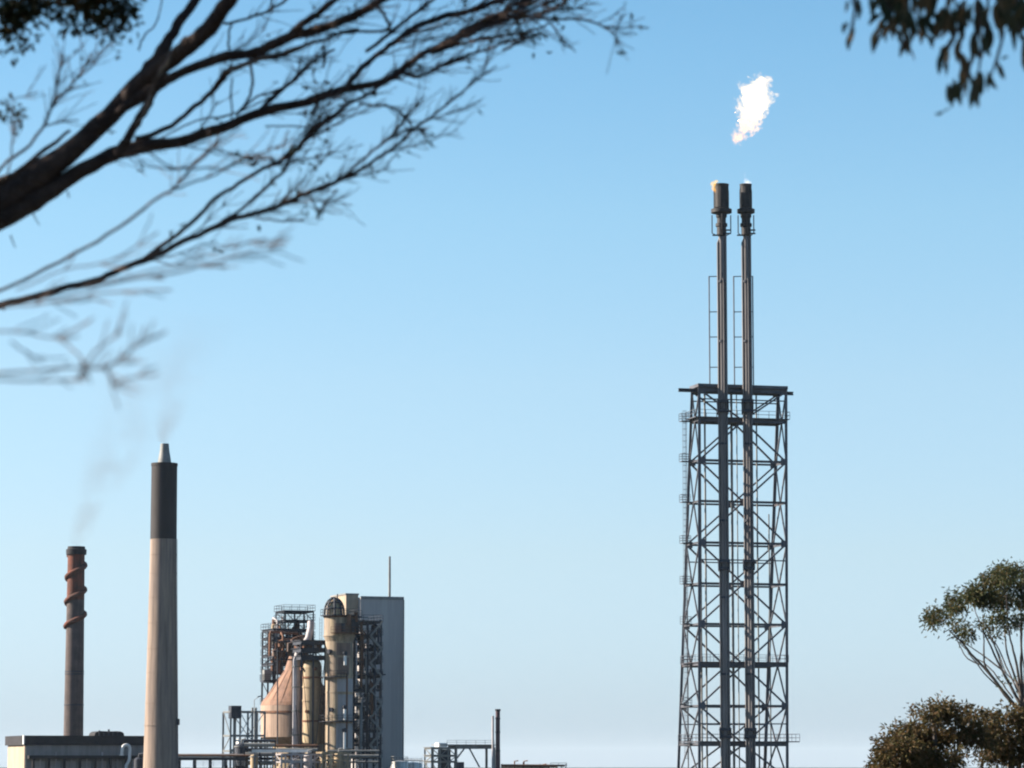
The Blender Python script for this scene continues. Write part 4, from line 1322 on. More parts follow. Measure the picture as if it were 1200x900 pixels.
# ------------------------------------------------------------------ umbrella gum at the right
rr = random.Random(5)
GY = 92.0
gs = GY / F
tb = P(1203, 850, GY); tb.z = 0
gum = thing('gum_tree', 'tall umbrella shaped gum tree with fan of bare pale limbs at the right edge', 'tree', tb)
fork = P(1199, 838, GY)
MB().tube([tb, (tb.x + .1, GY, fork.z * .5), fork], [.26, .2, .15], 12).build('trunk', M['bark_far'], gum)
limbs = [
    [(1198, 836, 5), (1178, 814, 4), (1158, 788, 3), (1138, 766, 2.4), (1124, 750, 2), (1112, 738, 1.2)],
    [(1191, 828, 3), (1172, 806, 2.6), (1153, 783, 2.2), (1150, 765, 1.8), (1148, 745, 1.2), (1146, 722, .9)],
    [(1199, 830, 4), (1178, 788, 2.6), (1164, 756, 2), (1156, 735, 1.5), (1148, 710, 1)],
    [(1199, 828, 4), (1189, 780, 2.6), (1181, 757, 2), (1174, 738, 1.5), (1170, 700, 1)],
    [(1200, 832, 4), (1193, 795, 2.6), (1187, 765, 2), (1186, 740, 1.5), (1188, 700, 1)],
    [(1200, 830, 4), (1197, 800, 2.5), (1195, 750, 2), (1194, 720, 1.5), (1196, 680, 1)],
    [(1178, 788, 2), (1160, 772, 1.7), (1148, 762, 1.3), (1132, 750, 1)],
    [(1181, 800, 1.7), (1174, 790, 1.4), (1166, 770, 1.3), (1155, 750, 1.1), (1135, 735, .8)],
    [(1150, 779, 1.6), (1135, 772, 1.4), (1126, 755, 1), (1122, 745, .8)],
    [(1200, 834, 4), (1212, 790, 3), (1225, 755, 2), (1238, 715, 1.2)],
    [(1200, 834, 4), (1222, 800, 3), (1248, 770, 2), (1268, 735, 1.2)],
    [(1201, 836, 4), (1230, 812, 3), (1262, 785, 2), (1292, 745, 1.2)],
    [(1199, 832, 4), (1206, 780, 3), (1210, 740, 2), (1212, 690, 1.2)],
    [(1193, 800, 1.6), (1183, 790, 1.4), (1176, 765, 1.2), (1169, 742, 1)],
    [(1172, 806, 1.6), (1157, 794, 1.5), (1142, 777, 1.3), (1130, 762, 1), (1118, 752, .8)],
    [(1187, 818, 1.8), (1176, 801, 1.6), (1162, 781, 1.4), (1150, 772, 1.1), (1140, 765, .9)],
    [(1196, 815, 2), (1186, 790, 1.7), (1176, 760, 1.4), (1166, 742, 1.1), (1160, 725, .8)],
    [(1198, 815, 2), (1192, 780, 1.7), (1190, 755, 1.4), (1183, 735, 1)],
    [(1200, 815, 2), (1201, 785, 1.7), (1199, 755, 1.4), (1200, 720, 1)],
]
for i, lb in enumerate(limbs):
    dyr = [0, -.8, .9, -1.3, 1.6, -.4, .7, -1.0, .4, 1, -1, .5, -1.8, 1.2, -.5, .8, 1.4, -1.5, .3][i]
    w = wob(lb, .5, rr, 3)
    pts, rad = [], []
    for k, (a, b_, c) in enumerate(w):
        p = P(a, b_, GY)
        p.y += dyr * k / len(w) * 1.3
        pts.append(p); rad.append(c * gs / 2 * 1.1)
    MB().tube(pts, rad, 7).build('limb', M['bark_far'], gum)
cl = [(1101, 722, 9, 9), (1096, 730, 5, 7), (1108, 716, 9, 6), (1112, 728, 6, 4), (1124, 704, 10, 10), (1117, 714, 6, 8), (1136, 702, 12, 9), (1150, 699, 14, 10), (1166, 702, 14, 9), (1143, 692, 8, 7), (1160, 684, 10, 8),
      (1172, 672, 9, 8), (1182, 668, 12, 8), (1196, 672, 12, 9), (1178, 686, 12, 7), (1192, 690, 12, 9), (1184, 704, 14, 7), (1200, 702, 10, 8), (1155, 678, 5, 5),
      (1128, 739, 8, 6), (1136, 745, 7, 5), (1127, 732, 5, 4), (1152, 732, 8, 5), (1165, 727, 10, 6), (1180, 731, 9, 7), (1196, 729, 9, 8), (1172, 738, 6, 4),
      (1215, 680, 14, 10), (1232, 690, 14, 10), (1250, 700, 14, 10), (1268, 712, 14, 10), (1286, 726, 12, 10), (1218, 705, 14, 8), (1240, 718, 12, 8), (1262, 732, 12, 8), (1216, 730, 10, 8), (1174, 801, 2.5, 3)]
cm = MB()
crown_px(cm, [c + (rr.uniform(-1.3, 1.3),) for c in cl], GY, 17, 26, .115, .034, rr, 1.5, sub_r=.25)
cm.build('crown', M['leaf_gum'], gum)

# ------------------------------------------------------------------ bushy trees below it
def bush_tree(label, px, Y, cl, trunks, ns=13, nl=30, seed=1):
    rr = random.Random(seed)
    b = P(px, 890, Y); b.z = 0
    t = thing('bushy_tree', label, 'tree', b, 'bushy trees at the right edge')
    s = Y / F
    for tr in trunks:
        pts = [b] + [P(a, c, Y) for a, c, _ in tr]
        MB().tube(pts, [.16] + [w * s / 2 for _, _, w in tr], 8).build('trunk', M['bark_far'], t)
    m = MB()
    crown_px(m, [(c[0] + 3, *c[1:], rr.uniform(-.9, .9)) for c in cl], Y, ns, nl, .115, .036, rr, 1.3, sub_r=.25)
    m.build('crown', M['leaf_bush'], t)
    return t
bush_tree('bushy brown green tree with gap of sky through its middle, left of the other', 1095, 74,
          [(1028, 890, 9, 9), (1036, 876, 9, 10), (1045, 868, 9, 8), (1056, 862, 10, 9), (1068, 857, 11, 9), (1040, 888, 13, 10), (1058, 880, 16, 14), (1080, 868, 14, 14), (1080, 888, 15, 12), (1086, 843, 9, 9), (1080, 836, 6, 7), (1094, 832, 10, 8), (1108, 830, 10, 8), (1112, 842, 9, 6),
           (1124, 836, 9, 7), (1136, 840, 9, 7), (1140, 850, 9, 8), (1100, 862, 16, 10), (1118, 858, 14, 10), (1134, 862, 14, 8), (1100, 884, 14, 14), (1114, 890, 8, 12), (1148, 866, 8, 8), (1060, 898, 20, 8), (1022, 898, 6, 8), (1057, 848, 4, 3), (1044, 857, 4, 3), (1034, 864, 3, 3)],
          [[(1095, 890, 7), (1096, 870, 5), (1094, 845, 3)], [(1085, 885, 4), (1060, 868, 2.5)], [(1118, 890, 4), (1128, 862, 2.5)], [(1119, 895, 3), (1118, 860, 2)]], seed=3)
bush_tree('dark bushy tree at the frame edge under the umbrella gum', 1185, 80,
          [(1154, 848, 8, 8), (1164, 842, 10, 8), (1176, 838, 10, 7), (1190, 838, 11, 8), (1204, 840, 12, 9), (1156, 866, 11, 12), (1170, 860, 14, 12), (1190, 858, 15, 14), (1168, 882, 12, 12), (1188, 884, 15, 14), (1154, 884, 6, 12), (1210, 862, 14, 14), (1212, 886, 14, 14), (1228, 850, 14, 12), (1236, 876, 16, 16)],
          [[(1185, 890, 7), (1184, 870, 5), (1180, 848, 3)], [(1196, 880, 4), (1215, 860, 2.5)], [(1150, 897, 3), (1156, 872, 2)]], seed=8)

# ------------------------------------------------------------------ overhanging bare gum on the left, close to the camera
rr = random.Random(11)
ND = 14.0
nb_ = Vector((-5.2, 15.0, 0))
ot = thing('overhanging_tree', 'close gum tree reaching long bare dark branches across the upper left sky', 'tree', nb_)
j1 = P(-90, 285, ND)
MB().tube([nb_, nb_ + Vector((.1, -.1, 1.6)), nb_ + Vector((.6, -.4, 3.1)), (j1 + nb_ + Vector((.6, -.4, 3.1))) / 2 + Vector((.2, 0, .1)), j1], [.34, .28, .22, .14, .11], 16).build('trunk', M['bark'], ot)
MB().tube([nb_ + Vector((.1, -.1, 1.6)), nb_ + Vector((-.4, .2, 4.0)), nb_ + Vector((-.8, .5, 6.5)), nb_ + Vector((-1.0, .6, 8.5))], [.26, .2, .14, .08], 14).build('limb', M['bark'], ot)

# boughs beyond the frame that carry the lower branches
hub = P(-130, 410, 12.6)
MB().tube([nb_ + Vector((.3, -.2, 2.2)), nb_ + Vector((1.0, -1.0, 2.75)), hub, P(-122, 405, 13.0)], [.14, .1, .055, .022], 12).build('limb', M['bark'], ot)
for q_, r_ in ((P(-62, 360, 11.0), .012), (P(-62, 372, 8.0), .01), (P(-42, 362, 8.2), .008), (P(-62, 436, 6.6), .01), (P(-62, 441, 6.6), .008), (P(-32, 384, 7.0), .008)):
    m_ = (hub + q_) / 2 + Vector((-.12, 0, .05))
    MB().tube([hub, m_, q_], [.04, .024, r_], 8).build('branch', M['bark'], ot)
for q_, r_ in ((P(-12, 212, ND - 1.4), .012), (P(-22, 235, ND - .5), .014), (P(9, 206, ND - 2), .008)):
    MB().tube([j1, (j1 + q_) / 2 + Vector((-.05, 0, .05)), q_], [.06, .03, r_], 8).build('branch', M['bark'], ot)
twigs = MB()
bits = MB()
def branch(pts, d=ND, d2=None, m='bark', name='branch', amp=.9, tw=0, twl=(14, 50), leafy=.25, start=.35, sub=4, longs=0):
    w = wob(pts, amp, rr, sub)
    d2 = d2 if d2 is not None else d + rr.uniform(-.4, .4)
    P3, rad = [], []
    n = len(w)
    for k, (a, b_, c) in enumerate(w):
        dd = d + (d2 - d) * k / (n - 1)
        P3.append(P(a, b_, dd))
        rad.append(max(.0022, c * (.9 if c > 12 else .94) * dd / F / 2) * (1 + rr.uniform(-.07, .07)))
    MB().tube(P3, rad, 10 if max(p[2] for p in pts) > 6 else 6).build(name, M[m], ot)
    for _ in range(longs):
        k = int((.25 + .7 * rr.random()) * (n - 2))
        a, b_, c = w[k]
        ang = math.atan2(w[k + 1][1] - b_, w[k + 1][0] - a) + rr.choice((-1, 1)) * rr.uniform(.12, .38)
        ln = rr.uniform(55, 125)
        w0 = min(c * .55, rr.uniform(2.0, 3.2))
        q = []
        for i in range(6):
            if i:
                ang += rr.uniform(-.12, .12)
                a += math.cos(ang) * ln / 5; b_ += math.sin(ang) * ln / 5
            q.append((a, b_, w0 * (1 - .13 * i)))
        dd = d + (d2 - d) * k / (n - 1)
        branch(q, dd, dd + rr.uniform(-.9, .9), tw=5, leafy=leafy, start=.15, twl=(14, 40), amp=.5)
    for _ in range(int(tw * 2.2)):
        k = int((start + (1 - start) * rr.random()) * (n - 2))
        a, b_, c = w[k]
        dx_, dy_ = w[k + 1][0] - a, w[k + 1][1] - b_
        ang = math.atan2(dy_, dx_) + rr.choice((-1, 1)) * rr.uniform(.18, .7)
        ln = rr.uniform(*twl)
        dd = d + (d2 - d) * k / (n - 1)
        ddz = rr.uniform(-.5, .5)
        q = []
        for i in range(5):
            t = i / 4
            ang2 = ang + rr.uniform(-.16, .16) - .12 * t
            if i: a += math.cos(ang2) * ln / 4; b_ += math.sin(ang2) * ln / 4
            q.append((a, b_, dd + ddz * t))
        w0 = min(c * .6, rr.uniform(.9, 2.0))
        twigs.tube([P(x, y, z) for x, y, z in q], [max(.0015, w0 * dd / F / 2 * (1 - .65 * i / 4)) for i in range(5)], 5, smooth=False)
        if rr.random() < leafy * .28:
            for _k in range(rr.randint(1, 4)):
                p = P(*q[-1]) + Vector((rr.gauss(0, .02), rr.gauss(0, .03), rr.gauss(0, .02)))
                leaf_quads(bits, p, Vector((rr.uniform(-.3, 1), rr.uniform(-.5, .5), rr.uniform(-1, .3))), rr.uniform(.02, .045), rr.uniform(.008, .014), rr)

# big limbs
branch([(-90, 285, 58), (-40, 262, 54), (0, 232, 46), (50, 202, 36), (100, 162, 29), (150, 112, 25), (172, 86, 22), (190, 60, 17), (208, 30, 14), (228, 2, 12), (250, -30, 10)], ND, ND + .3, name='limb', amp=1.0)
branch([(150, 115, 24), (180, 85, 22), (212, 62, 22), (238, 40, 22), (262, 10, 20), (285, -25, 16)], ND, ND - .5, name='limb')
branch([(-90, 292, 46), (-40, 275, 40), (0, 254, 34), (40, 235, 28), (85, 206, 22), (130, 182, 20), (165, 172, 19), (210, 166, 15), (260, 150, 14), (310, 131, 13), (360, 119, 12), (400, 106, 11), (450, 95, 9.5), (470, 81, 9), (495, 63, 8), (520, 51, 7.5), (552, 36, 7), (582, 21, 5.5), (612, 8, 4.5), (640, -6, 4)], ND, ND + .6, name='limb', tw=22, start=.5, longs=12)
branch([(138, 132, 10), (160, 117, 15), (180, 104, 15), (202, 91, 13), (235, 76, 13), (266, 66, 14), (300, 61, 13), (333, 45, 14), (368, 36, 13), (402, 24, 12), (428, 12, 11), (455, -6, 10)], ND - .1, ND - .5, name='limb', tw=12, start=.4, longs=7)
branch([(330, 50, 8), (350, 32, 10), (370, 18, 9), (390, 2, 8), (405, -12, 7)], ND - .3, ND - .7, tw=6)
branch([(136, 182, 11), (148, 165, 12), (160, 145, 12), (174, 120, 11), (184, 100, 9), (196, 78, 7), (206, 58, 6)], ND - .3, ND - .35, amp=1.2)
branch([(160, 150, 1.5), (168, 132, 4), (175, 118, 5), (180, 100, 6), (186, 88, 5), (198, 70, 5), (208, 54, 5), (218, 42, 2)], ND - .45, ND - .5, m='bark_pale', amp=1.4, name='pale_streak')  # pale streak laid over the dark branch behind it
branch([(160, 164, 7), (200, 148, 6.5), (222, 131, 6), (248, 108, 7), (262, 90, 9), (272, 82, 8), (300, 70, 6), (335, 63, 6), (362, 52, 5), (392, 42, 4), (420, 33, 3)], ND + .2, ND - .2, amp=1.2, tw=8)
branch([(262, 84, 6), (285, 76, 6), (315, 66, 5), (345, 58, 4.5), (368, 48, 4)], ND - .35, ND - .3, m='bark_pale', amp=1.2)
branch([(405, 104, 8), (418, 85, 8), (440, 66, 7), (462, 49, 7), (485, 33, 8), (517, 20, 8), (545, 14, 8), (575, 4, 7), (605, -8, 6)], ND + .3, ND + .9, tw=10, longs=6)
branch([(466, 82, 5), (486, 90, 5), (505, 84, 5), (526, 72, 5), (550, 64, 4.5), (576, 56, 3.5), (600, 46, 3), (622, 44, 2.5)], ND, ND - .6, tw=14, leafy=.6)
branch([(545, 40, 5), (575, 30, 5), (605, 21, 4.5), (635, 21.5, 4), (662, 22, 3.6), (687, 24, 3.4), (706, 31, 3), (720, 39, 2.4), (724, 50, 1.6)], ND - .2, ND - .6, tw=8, start=.3, amp=.6)
for a in ([(706, 31, 2.2), (718, 32, 2), (730, 33, 2.4), (745, 31, 1.6), (761, 33, 1.4)], [(700, 28, 1.8), (716, 20, 1.5), (726, 12, 1.5), (732, 8, 1.5)], [(718, 33, 1.6), (730, 38, 1.5), (747, 40, 1.5)], [(722, 38, 1.6), (727, 24, 1.6), (729, 16, 1.3)], [(712, 33, 1.8), (722, 42, 1.6), (725, 52, 1.3)]):
    branch(a, ND - .6, ND - .6, amp=.4, tw=2, twl=(6, 12), leafy=.5)
branch([(430, 60, 5), (455, 40, 5), (482, 19, 5), (512, -4, 4)], ND + .6, ND + .9, tw=6)
branch([(478, 74, 5), (510, 58, 6), (542, 44, 6), (572, 31, 5), (602, 19, 5), (642, 3, 4), (660, -6, 3)], ND - .5, ND - .9, tw=12)
branch([(505, 64, 4), (530, 54, 5), (560, 46, 4), (590, 42, 3), (612, 38, 2.5), (640, 30, 2)], ND + .4, ND + .8, tw=10, leafy=.5)
branch([(540, 36, 5), (566, 24, 6), (600, 8, 6), (626, -6, 5)], ND + .1, ND + .2, tw=8)
branch([(505, 62, 4), (532, 42, 5), (564, 27, 5), (592, 12, 4), (622, 0, 4)], ND + .7, ND + 1.0, tw=8)
branch([(590, 30, 3), (618, 26, 3), (640, 12, 4), (655, 6, 4), (668, -4, 3)], ND - .1, ND + .2, tw=8, leafy=.7)
branch([(590, 60, 3), (606, 50, 5), (620, 44, 5), (630, 42, 2)], ND - .4, ND - .4, tw=6, twl=(8, 18), leafy=.9)
branch([(640, 22, 2), (652, 36, 3), (660, 50, 2.5), (672, 58, 2)], ND - .6, ND - .9, tw=6, twl=(6, 18), leafy=.7)
# lower main branch and forks
branch([(-120, 405, 12), (-60, 380, 11), (0, 358, 9.5), (40, 348, 9), (80, 336, 8.5), (118, 326, 8.5), (150, 312, 8.5), (185, 298, 8.5), (210, 285, 8), (240, 272, 7.5), (270, 258, 7.5), (302, 249, 7), (330, 240, 6.5), (360, 226, 6.5), (386, 217, 6), (402, 209, 5.5), (430, 194, 5), (452, 179, 4.6), (468, 168, 4.4), (486, 150, 4.2), (502, 139, 3.8), (522, 123, 3.5), (546, 104, 3), (562, 90, 2.4), (582, 78, 1.8)], ND - 1, ND - .4, name='limb', amp=.8, tw=22, start=.4, longs=10)
branch([(400, 211, 4), (422, 190, 3.6), (440, 175, 3.4), (458, 160, 4), (470, 146, 3.4), (485, 128, 2.6), (498, 112, 1.8)], ND - .8, ND - .9, tw=8)
branch([(458, 162, 2.4), (470, 154, 3), (484, 150, 5), (492, 152, 3), (500, 162, 1.6)], ND - .7, ND - .8, tw=7, twl=(8, 20), leafy=.7)
branch([(420, 121, 3), (440, 124, 3), (455, 124, 3), (470, 134, 3), (482, 146, 3.5)], ND - .5, ND - .7, tw=4)
branch([(165, 306, 6), (200, 281, 6), (228, 258, 5.6), (252, 233, 5.6), (280, 215, 5.4), (308, 198, 5.4), (330, 187, 6), (345, 177, 6.5), (357, 164, 7.5), (368, 152, 8.5), (390, 136, 7), (414, 119, 5), (436, 108, 4), (455, 94, 3)], ND - .7, ND - .2, tw=12, start=.5, longs=7)
branch([(247, 268, 4.4), (270, 254, 4.4), (294, 236, 4.4), (316, 215, 4.6), (332, 201, 4), (342, 182, 4), (352, 168, 4)], ND - .8, ND - .5, tw=4)
branch([(-60, 360, 5), (0, 340, 4.4), (40, 322, 4.4), (100, 291, 4.2), (150, 259, 4), (185, 232, 4), (204, 221, 4), (216, 206, 4), (246, 176, 3.4), (258, 158, 2.8)], ND - 3, ND - 3, tw=4, start=.6)
branch([(200, 224, 3), (225, 214, 3), (252, 204, 3), (285, 186, 3), (312, 178, 2.5), (345, 162, 2)], ND - 3, ND - 3, tw=6)
branch([(160, 190, 2.6), (195, 198, 2.6), (240, 197, 2.6), (268, 198, 2.2)], ND - 3, ND - 3, tw=2)
branch([(165, 172, 2.4), (210, 198, 2.4), (250, 172, 2.4), (282, 150, 2.2)], ND - 3, ND - 2.6, tw=2)
branch([(250, 172, 2.2), (284, 185, 2.2), (320, 186, 2)], ND - 2.8, ND - 2.6, tw=2)
branch([(300, 255, 2.6), (322, 258, 2.8), (342, 259, 3), (356, 257, 3)], ND - 1, ND - 1.2, tw=2)
branch([(362, 228, 2.4), (374, 246, 2.6), (383, 236, 2.6), (395, 222, 2)], ND - 1, ND - 1.2, tw=4)
# very blurred branches nearer the lens
branch([(-60, 372, 3.6), (0, 358, 3.2), (60, 348, 3), (130, 332, 3), (200, 320, 3), (260, 306, 2.6), (290, 296, 2.2), (334, 290, 1.8)], 8.0, 7.8, tw=7, start=.3, leafy=0)
branch([(-40, 362, 2.6), (40, 357, 2.6), (120, 344, 2.6), (200, 340, 2.6)], 8.2, 7.6, tw=5, leafy=0)
branch([(100, 336, 1.8), (160, 322, 1.8), (215, 308, 1.8), (270, 290, 1.6), (312, 280, 1.2)], 7.8, 7.6, tw=5, leafy=0)
branch([(20, 340, 2), (75, 316, 2), (130, 306, 2), (185, 272, 1.6)], 8.4, 8.2, tw=4, leafy=0)
branch([(-60, 436, 4), (0, 438, 4), (60, 433, 3.6), (100, 430, 3.6), (122, 431, 4.4), (142, 420, 4), (162, 404, 3), (195, 388, 2)], 6.6, 6.4, tw=5, start=.5, twl=(18, 40), leafy=0)
branch([(-60, 441, 3.2), (30, 446, 3), (70, 446, 3), (104, 442, 3)], 6.6, 6.5, tw=3, leafy=0)
branch([(118, 428, 3.6), (126, 434, 4), (132, 446, 3.2), (138, 456, 2)], 6.4, 6.4, tw=2, leafy=0)
branch([(98, 432, 2.6), (112, 412, 2.4), (130, 398, 2), (141, 386, 1.6)], 6.5, 6.4, tw=2, leafy=0)
branch([(-30, 384, 2.6), (0, 388, 2.8), (30, 390, 2.8), (60, 396, 2.6), (92, 394, 1.8)], 7.0, 6.9, tw=4, leafy=0)
branch([(12, 400, 1.8), (36, 416, 1.8), (52, 424, 1.6)], 6.8, 6.8, tw=1)
branch([(70, 398, 1.6), (90, 414, 1.8), (100, 426, 1.8)], 6.8, 6.6, tw=1)
branch([(130, 452, 1.6), (150, 444, 1.6), (185, 438, 1.2)], 6.4, 6.3, tw=1)
# thin upright sprays at the left edge
branch([(-10, 212, 4), (10, 188, 4), (30, 174, 4), (50, 150, 3.8), (60, 127, 3.8), (75, 108, 3.4), (90, 93, 3), (100, 76, 2.4), (106, 62, 1.6)], ND - 1.4, ND - 1.8, tw=12, start=.4)
branch([(60, 128, 3), (65, 104, 3.2), (70, 86, 2.6), (76, 66, 1.6)], ND - 1.6, ND - 1.9, tw=5)
branch([(92, 92, 2), (114, 70, 1.8), (132, 48, 1.2)], ND - 1.7, ND - 2, tw=3)
branch([(50, 148, 2.6), (70, 144, 2.6), (92, 141, 1.8)], ND - 1.5, ND - 1.5, tw=2)
branch([(10, 205, 2.4), (14, 170, 2.2), (15, 140, 2), (8, 118, 1.4)], ND - 2, ND - 2.2, tw=8, twl=(10, 24), leafy=.8, start=.4)
branch([(14, 116, 1.6), (30, 112, 1.6), (44, 108, 2.4)], ND - 2, ND - 2, tw=2, leafy=.9)
branch([(-20, 235, 7), (0, 216, 7), (30, 194, 6.5), (60, 170, 5.5), (82, 153, 4)], ND - .5, ND - .6)
branch([(163, 60, 2.4), (166, 46, 2.4), (174, 37, 2.2), (183, 28, 2), (190, -4, 1.8)], ND + .4, ND + .4)
branch([(262, 28, 4), (290, 21, 4), (318, 11, 4), (340, -4, 3.6)], ND + .3, ND + .5, tw=3)
branch([(318, 14, 2.6), (319, -8, 2.6)], ND + .3, ND + .5)
branch([(269, 58, 3), (268, 40, 3), (272, 26, 3)], ND + .2, ND + .2)
branch([(294, 72, 3.8), (296, 100, 3.6), (288, 120, 3.6), (277, 136, 3)], ND + .3, ND + .3)
branch([(272, 92, 2.4), (271, 122, 2.4), (273, 148, 2)], ND + .3, ND + .2)
branch([(305, 128, 5), (324, 110, 5), (343, 94, 5), (356, 82, 5), (370, 70, 4), (392, 58, 3)], ND + .4, ND + .8, tw=4)
branch([(280, 132, 3), (300, 114, 3), (325, 106, 2.6), (350, 92, 2)], ND + .5, ND + .9, tw=3)
branch([(380, 54, 4), (380, 66, 4), (379, 80, 3)], ND, ND)
branch([(442, 8, 4), (452, 20, 4), (455, 34, 4.5), (440, 36, 4), (410, 38, 4), (385, 40, 3)], ND + .2, ND, tw=3)
branch([(170, 172, 2), (230, 142, 2.4), (262, 136, 2.6), (300, 122, 2.4), (340, 98, 1.6)], ND + .6, ND + .8)
branch([(310, 148, 2), (350, 148, 2.4), (368, 148, 2.4)], ND, ND)
branch([(366, 132, 3), (372, 120, 3), (376, 112, 2.4)], ND, ND)
# loose twig hooks under the big limb
for a in ([(79, 224, 2.4), (81, 232, 1.6)], [(38, 250, 2), (46, 264, 1.2)], [(12, 276, 2), (18, 290, 1.2)], [(4, 358, 3), (5, 364, 2.4)]):
    branch(a, ND - .4, ND - .4, amp=.3)
twigs_o = twigs.build('twigs', M['bark'], ot); twigs_o['kind'] = 'stuff'
bits_o = bits.build('leaf_bits', M['leaf_near'], ot); bits_o['kind'] = 'stuff'

# leafy crown of the same tree: the hanging edge seen at top left and an unseen mass added beyond the frame to shade the limbs and top right leaves
cr_ = MB()
crown_px(cr_, [(6, 6, 16, 12), (30, 10, 14, 12), (8, 28, 12, 10), (20, 34, 8, 6), (44, 2, 14, 8), (52, 16, 6, 6), (76, 16, 8, 7), (88, 28, 9, 6), (108, 4, 14, 9), (116, 22, 10, 9), (124, 32, 10, 5), (146, 6, 12, 8), (147, 33, 8, 4), (152, 20, 5, 9), (136, 14, 5, 6), (90, -10, 60, 7), (32, 46, 5, 4), (18, 58, 4, 5), (14, 130, 6, 5)], 13.0, 10, 11, .036, .013, rr, 1.6, sub_r=.045)
cr_.build('leaf_spray', M['leaf_near'], ot)
for q in ([(-60, -60, 10), (0, -14, 6), (60, 2, 4), (120, 14, 2.5), (148, 26, 1.6)], [(-60, -60, 8), (-20, 0, 5), (10, 22, 3), (18, 40, 1.8)]):
    branch(q, 13.2, 13.0, tw=6)
cm = MB()
rc = random.Random(77)
for c, r in (((-6.6, 15.6, 7.6), 2.4), ((-5.0, 15.2, 9.0), 2.0), ((-8.0, 16.2, 6.2), 1.9), ((-5.6, 13.6, 7.4), 1.9), ((-7.2, 14.2, 5.2), 1.5), ((-3.6, 14.6, 9.6), 1.7), ((-2.0, 14.4, 10.0), 1.6), ((-6.2, 16.6, 5.0), 1.4), ((-5.0, 14.6, 6.2), 1.1), ((-2.2, 12.2, 7.2), 1.3), ((-3.8, 12.6, 7.6), 1.4), ((-.6, 12.0, 7.2), 1.1)):
    for k in range(int(150 * r * r)):
        while True:
            q = Vector((rc.uniform(-1, 1), rc.uniform(-1, 1), rc.uniform(-1, 1)))
            if q.length < 1: break
        s0 = Vector(c) + q * r
        for j in range(6):
            o = Vector((rc.gauss(0, .1), rc.gauss(0, .1), rc.gauss(0, .08)))
            leaf_quads(cm, s0 + o, Vector((rc.uniform(-1, 1), rc.uniform(-1, 1), rc.uniform(-1.2, .3))), rc.uniform(.11, .18), rc.uniform(.035, .05), rc)
cm.build('crown', M['leaf_near'], ot)

# ------------------------------------------------------------------ hanging gum leaves at top right
LD = 11.0
lb_ = Vector((4.6, 12.0, 0))
lt = thing('hanging_gum_tree', 'close gum tree with dark drooping leaves hanging into the top right corner', 'tree', lb_)
MB().tube([lb_, lb_ + Vector((-.1, 0, 2)), lb_ + Vector((-.3, -.2, 4)), lb_ + Vector((-.5, -.3, 6.5))], [.3, .25, .19, .1], 14).build('trunk', M['bark'], lt)
top = P(1290, -70, LD)
MB().tube([lb_ + Vector((-.3, -.2, 4)), (lb_ + Vector((-.3, -.2, 4)) + top) / 2 + Vector((0, 0, .25)), top, P(1220, -60, LD), P(1140, -40, LD), P(1060, -28, LD), P(1000, -20, LD)], [.12, .09, .05, .035, .028, .02, .012], 10).build('branch', M['bark'], lt)
shade_crown = MB()  # unseen leaf mass added above the frame to shade the hanging leaves
rc = random.Random(78)
for c, r in (((.2, 11.0, 5.4), .85), ((-.9, 11.0, 5.75), .85), ((1.4, 11.3, 5.7), 1.0), ((2.6, 11.6, 5.9), 1.1), ((3.9, 12.0, 6.6), 1.5), ((-.3, 11.2, 6.4), .9)):
    for k in range(int(330 * r * r)):
        while True:
            q = Vector((rc.uniform(-1, 1), rc.uniform(-1, 1), rc.uniform(-1, 1)))
            if q.length < 1: break
        s0 = Vector(c) + q * r
        for j in range(5):
            o = Vector((rc.gauss(0, .08), rc.gauss(0, .08), rc.gauss(0, .07)))
            leaf_quads(shade_crown, s0 + o, Vector((rc.uniform(-1, 1), rc.uniform(-1, 1), rc.uniform(-1.2, .2))), rc.uniform(.1, .16), rc.uniform(.035, .05), rc)
shade_crown.build('crown', M['leaf_near'], lt)
def leaf_mesh(curv):
    """Sickle shaped gum leaf, unit length hanging along -z, gently folded."""
    vs, fs = [], []
    n = 5
    for i in range(n + 1):
        t = i / n
        w = .5 * math.sin(math.pi * min(1, t * .92 + .04)) ** .8 * (1 - .25 * t)
        x = curv * math.sin(math.pi * t)
        vs += [(x - w, 0, -t), (x, -.12 * math.sin(math.pi * t), -t), (x + w, 0, -t)]
    for i in range(n):
        for k in range(2):
            a = i * 3 + k
            fs.append((a, a + 1, a + 4, a + 3))
    me = bpy.data.meshes.new('leaf')
    me.from_pydata(vs, [], fs)
    me.materials.append(M['leaf_hang'])
    for p in me.polygons: p.use_smooth = True
    return me
LM = [leaf_mesh(c) for c in (-.3, -.12, .1, .28)]
rr = random.Random(4)
def hang_leaf(px, py, dpt, ln, wd, tilt):
    """tilt in degrees: 0 hangs straight down, positive swings the tip to the right."""
    o = bpy.data.objects.new('leaf', rr.choice(LM))
    col.objects.link(o)
    o.parent = lt
    s = dpt / F
    o.location = P(px, py, dpt) - lb_
    o.rotation_euler = (R(rr.uniform(-25, 25)), -R(tilt), R(rr.uniform(-60, 60)))
    o.scale = (wd * s, wd * s, ln * s)
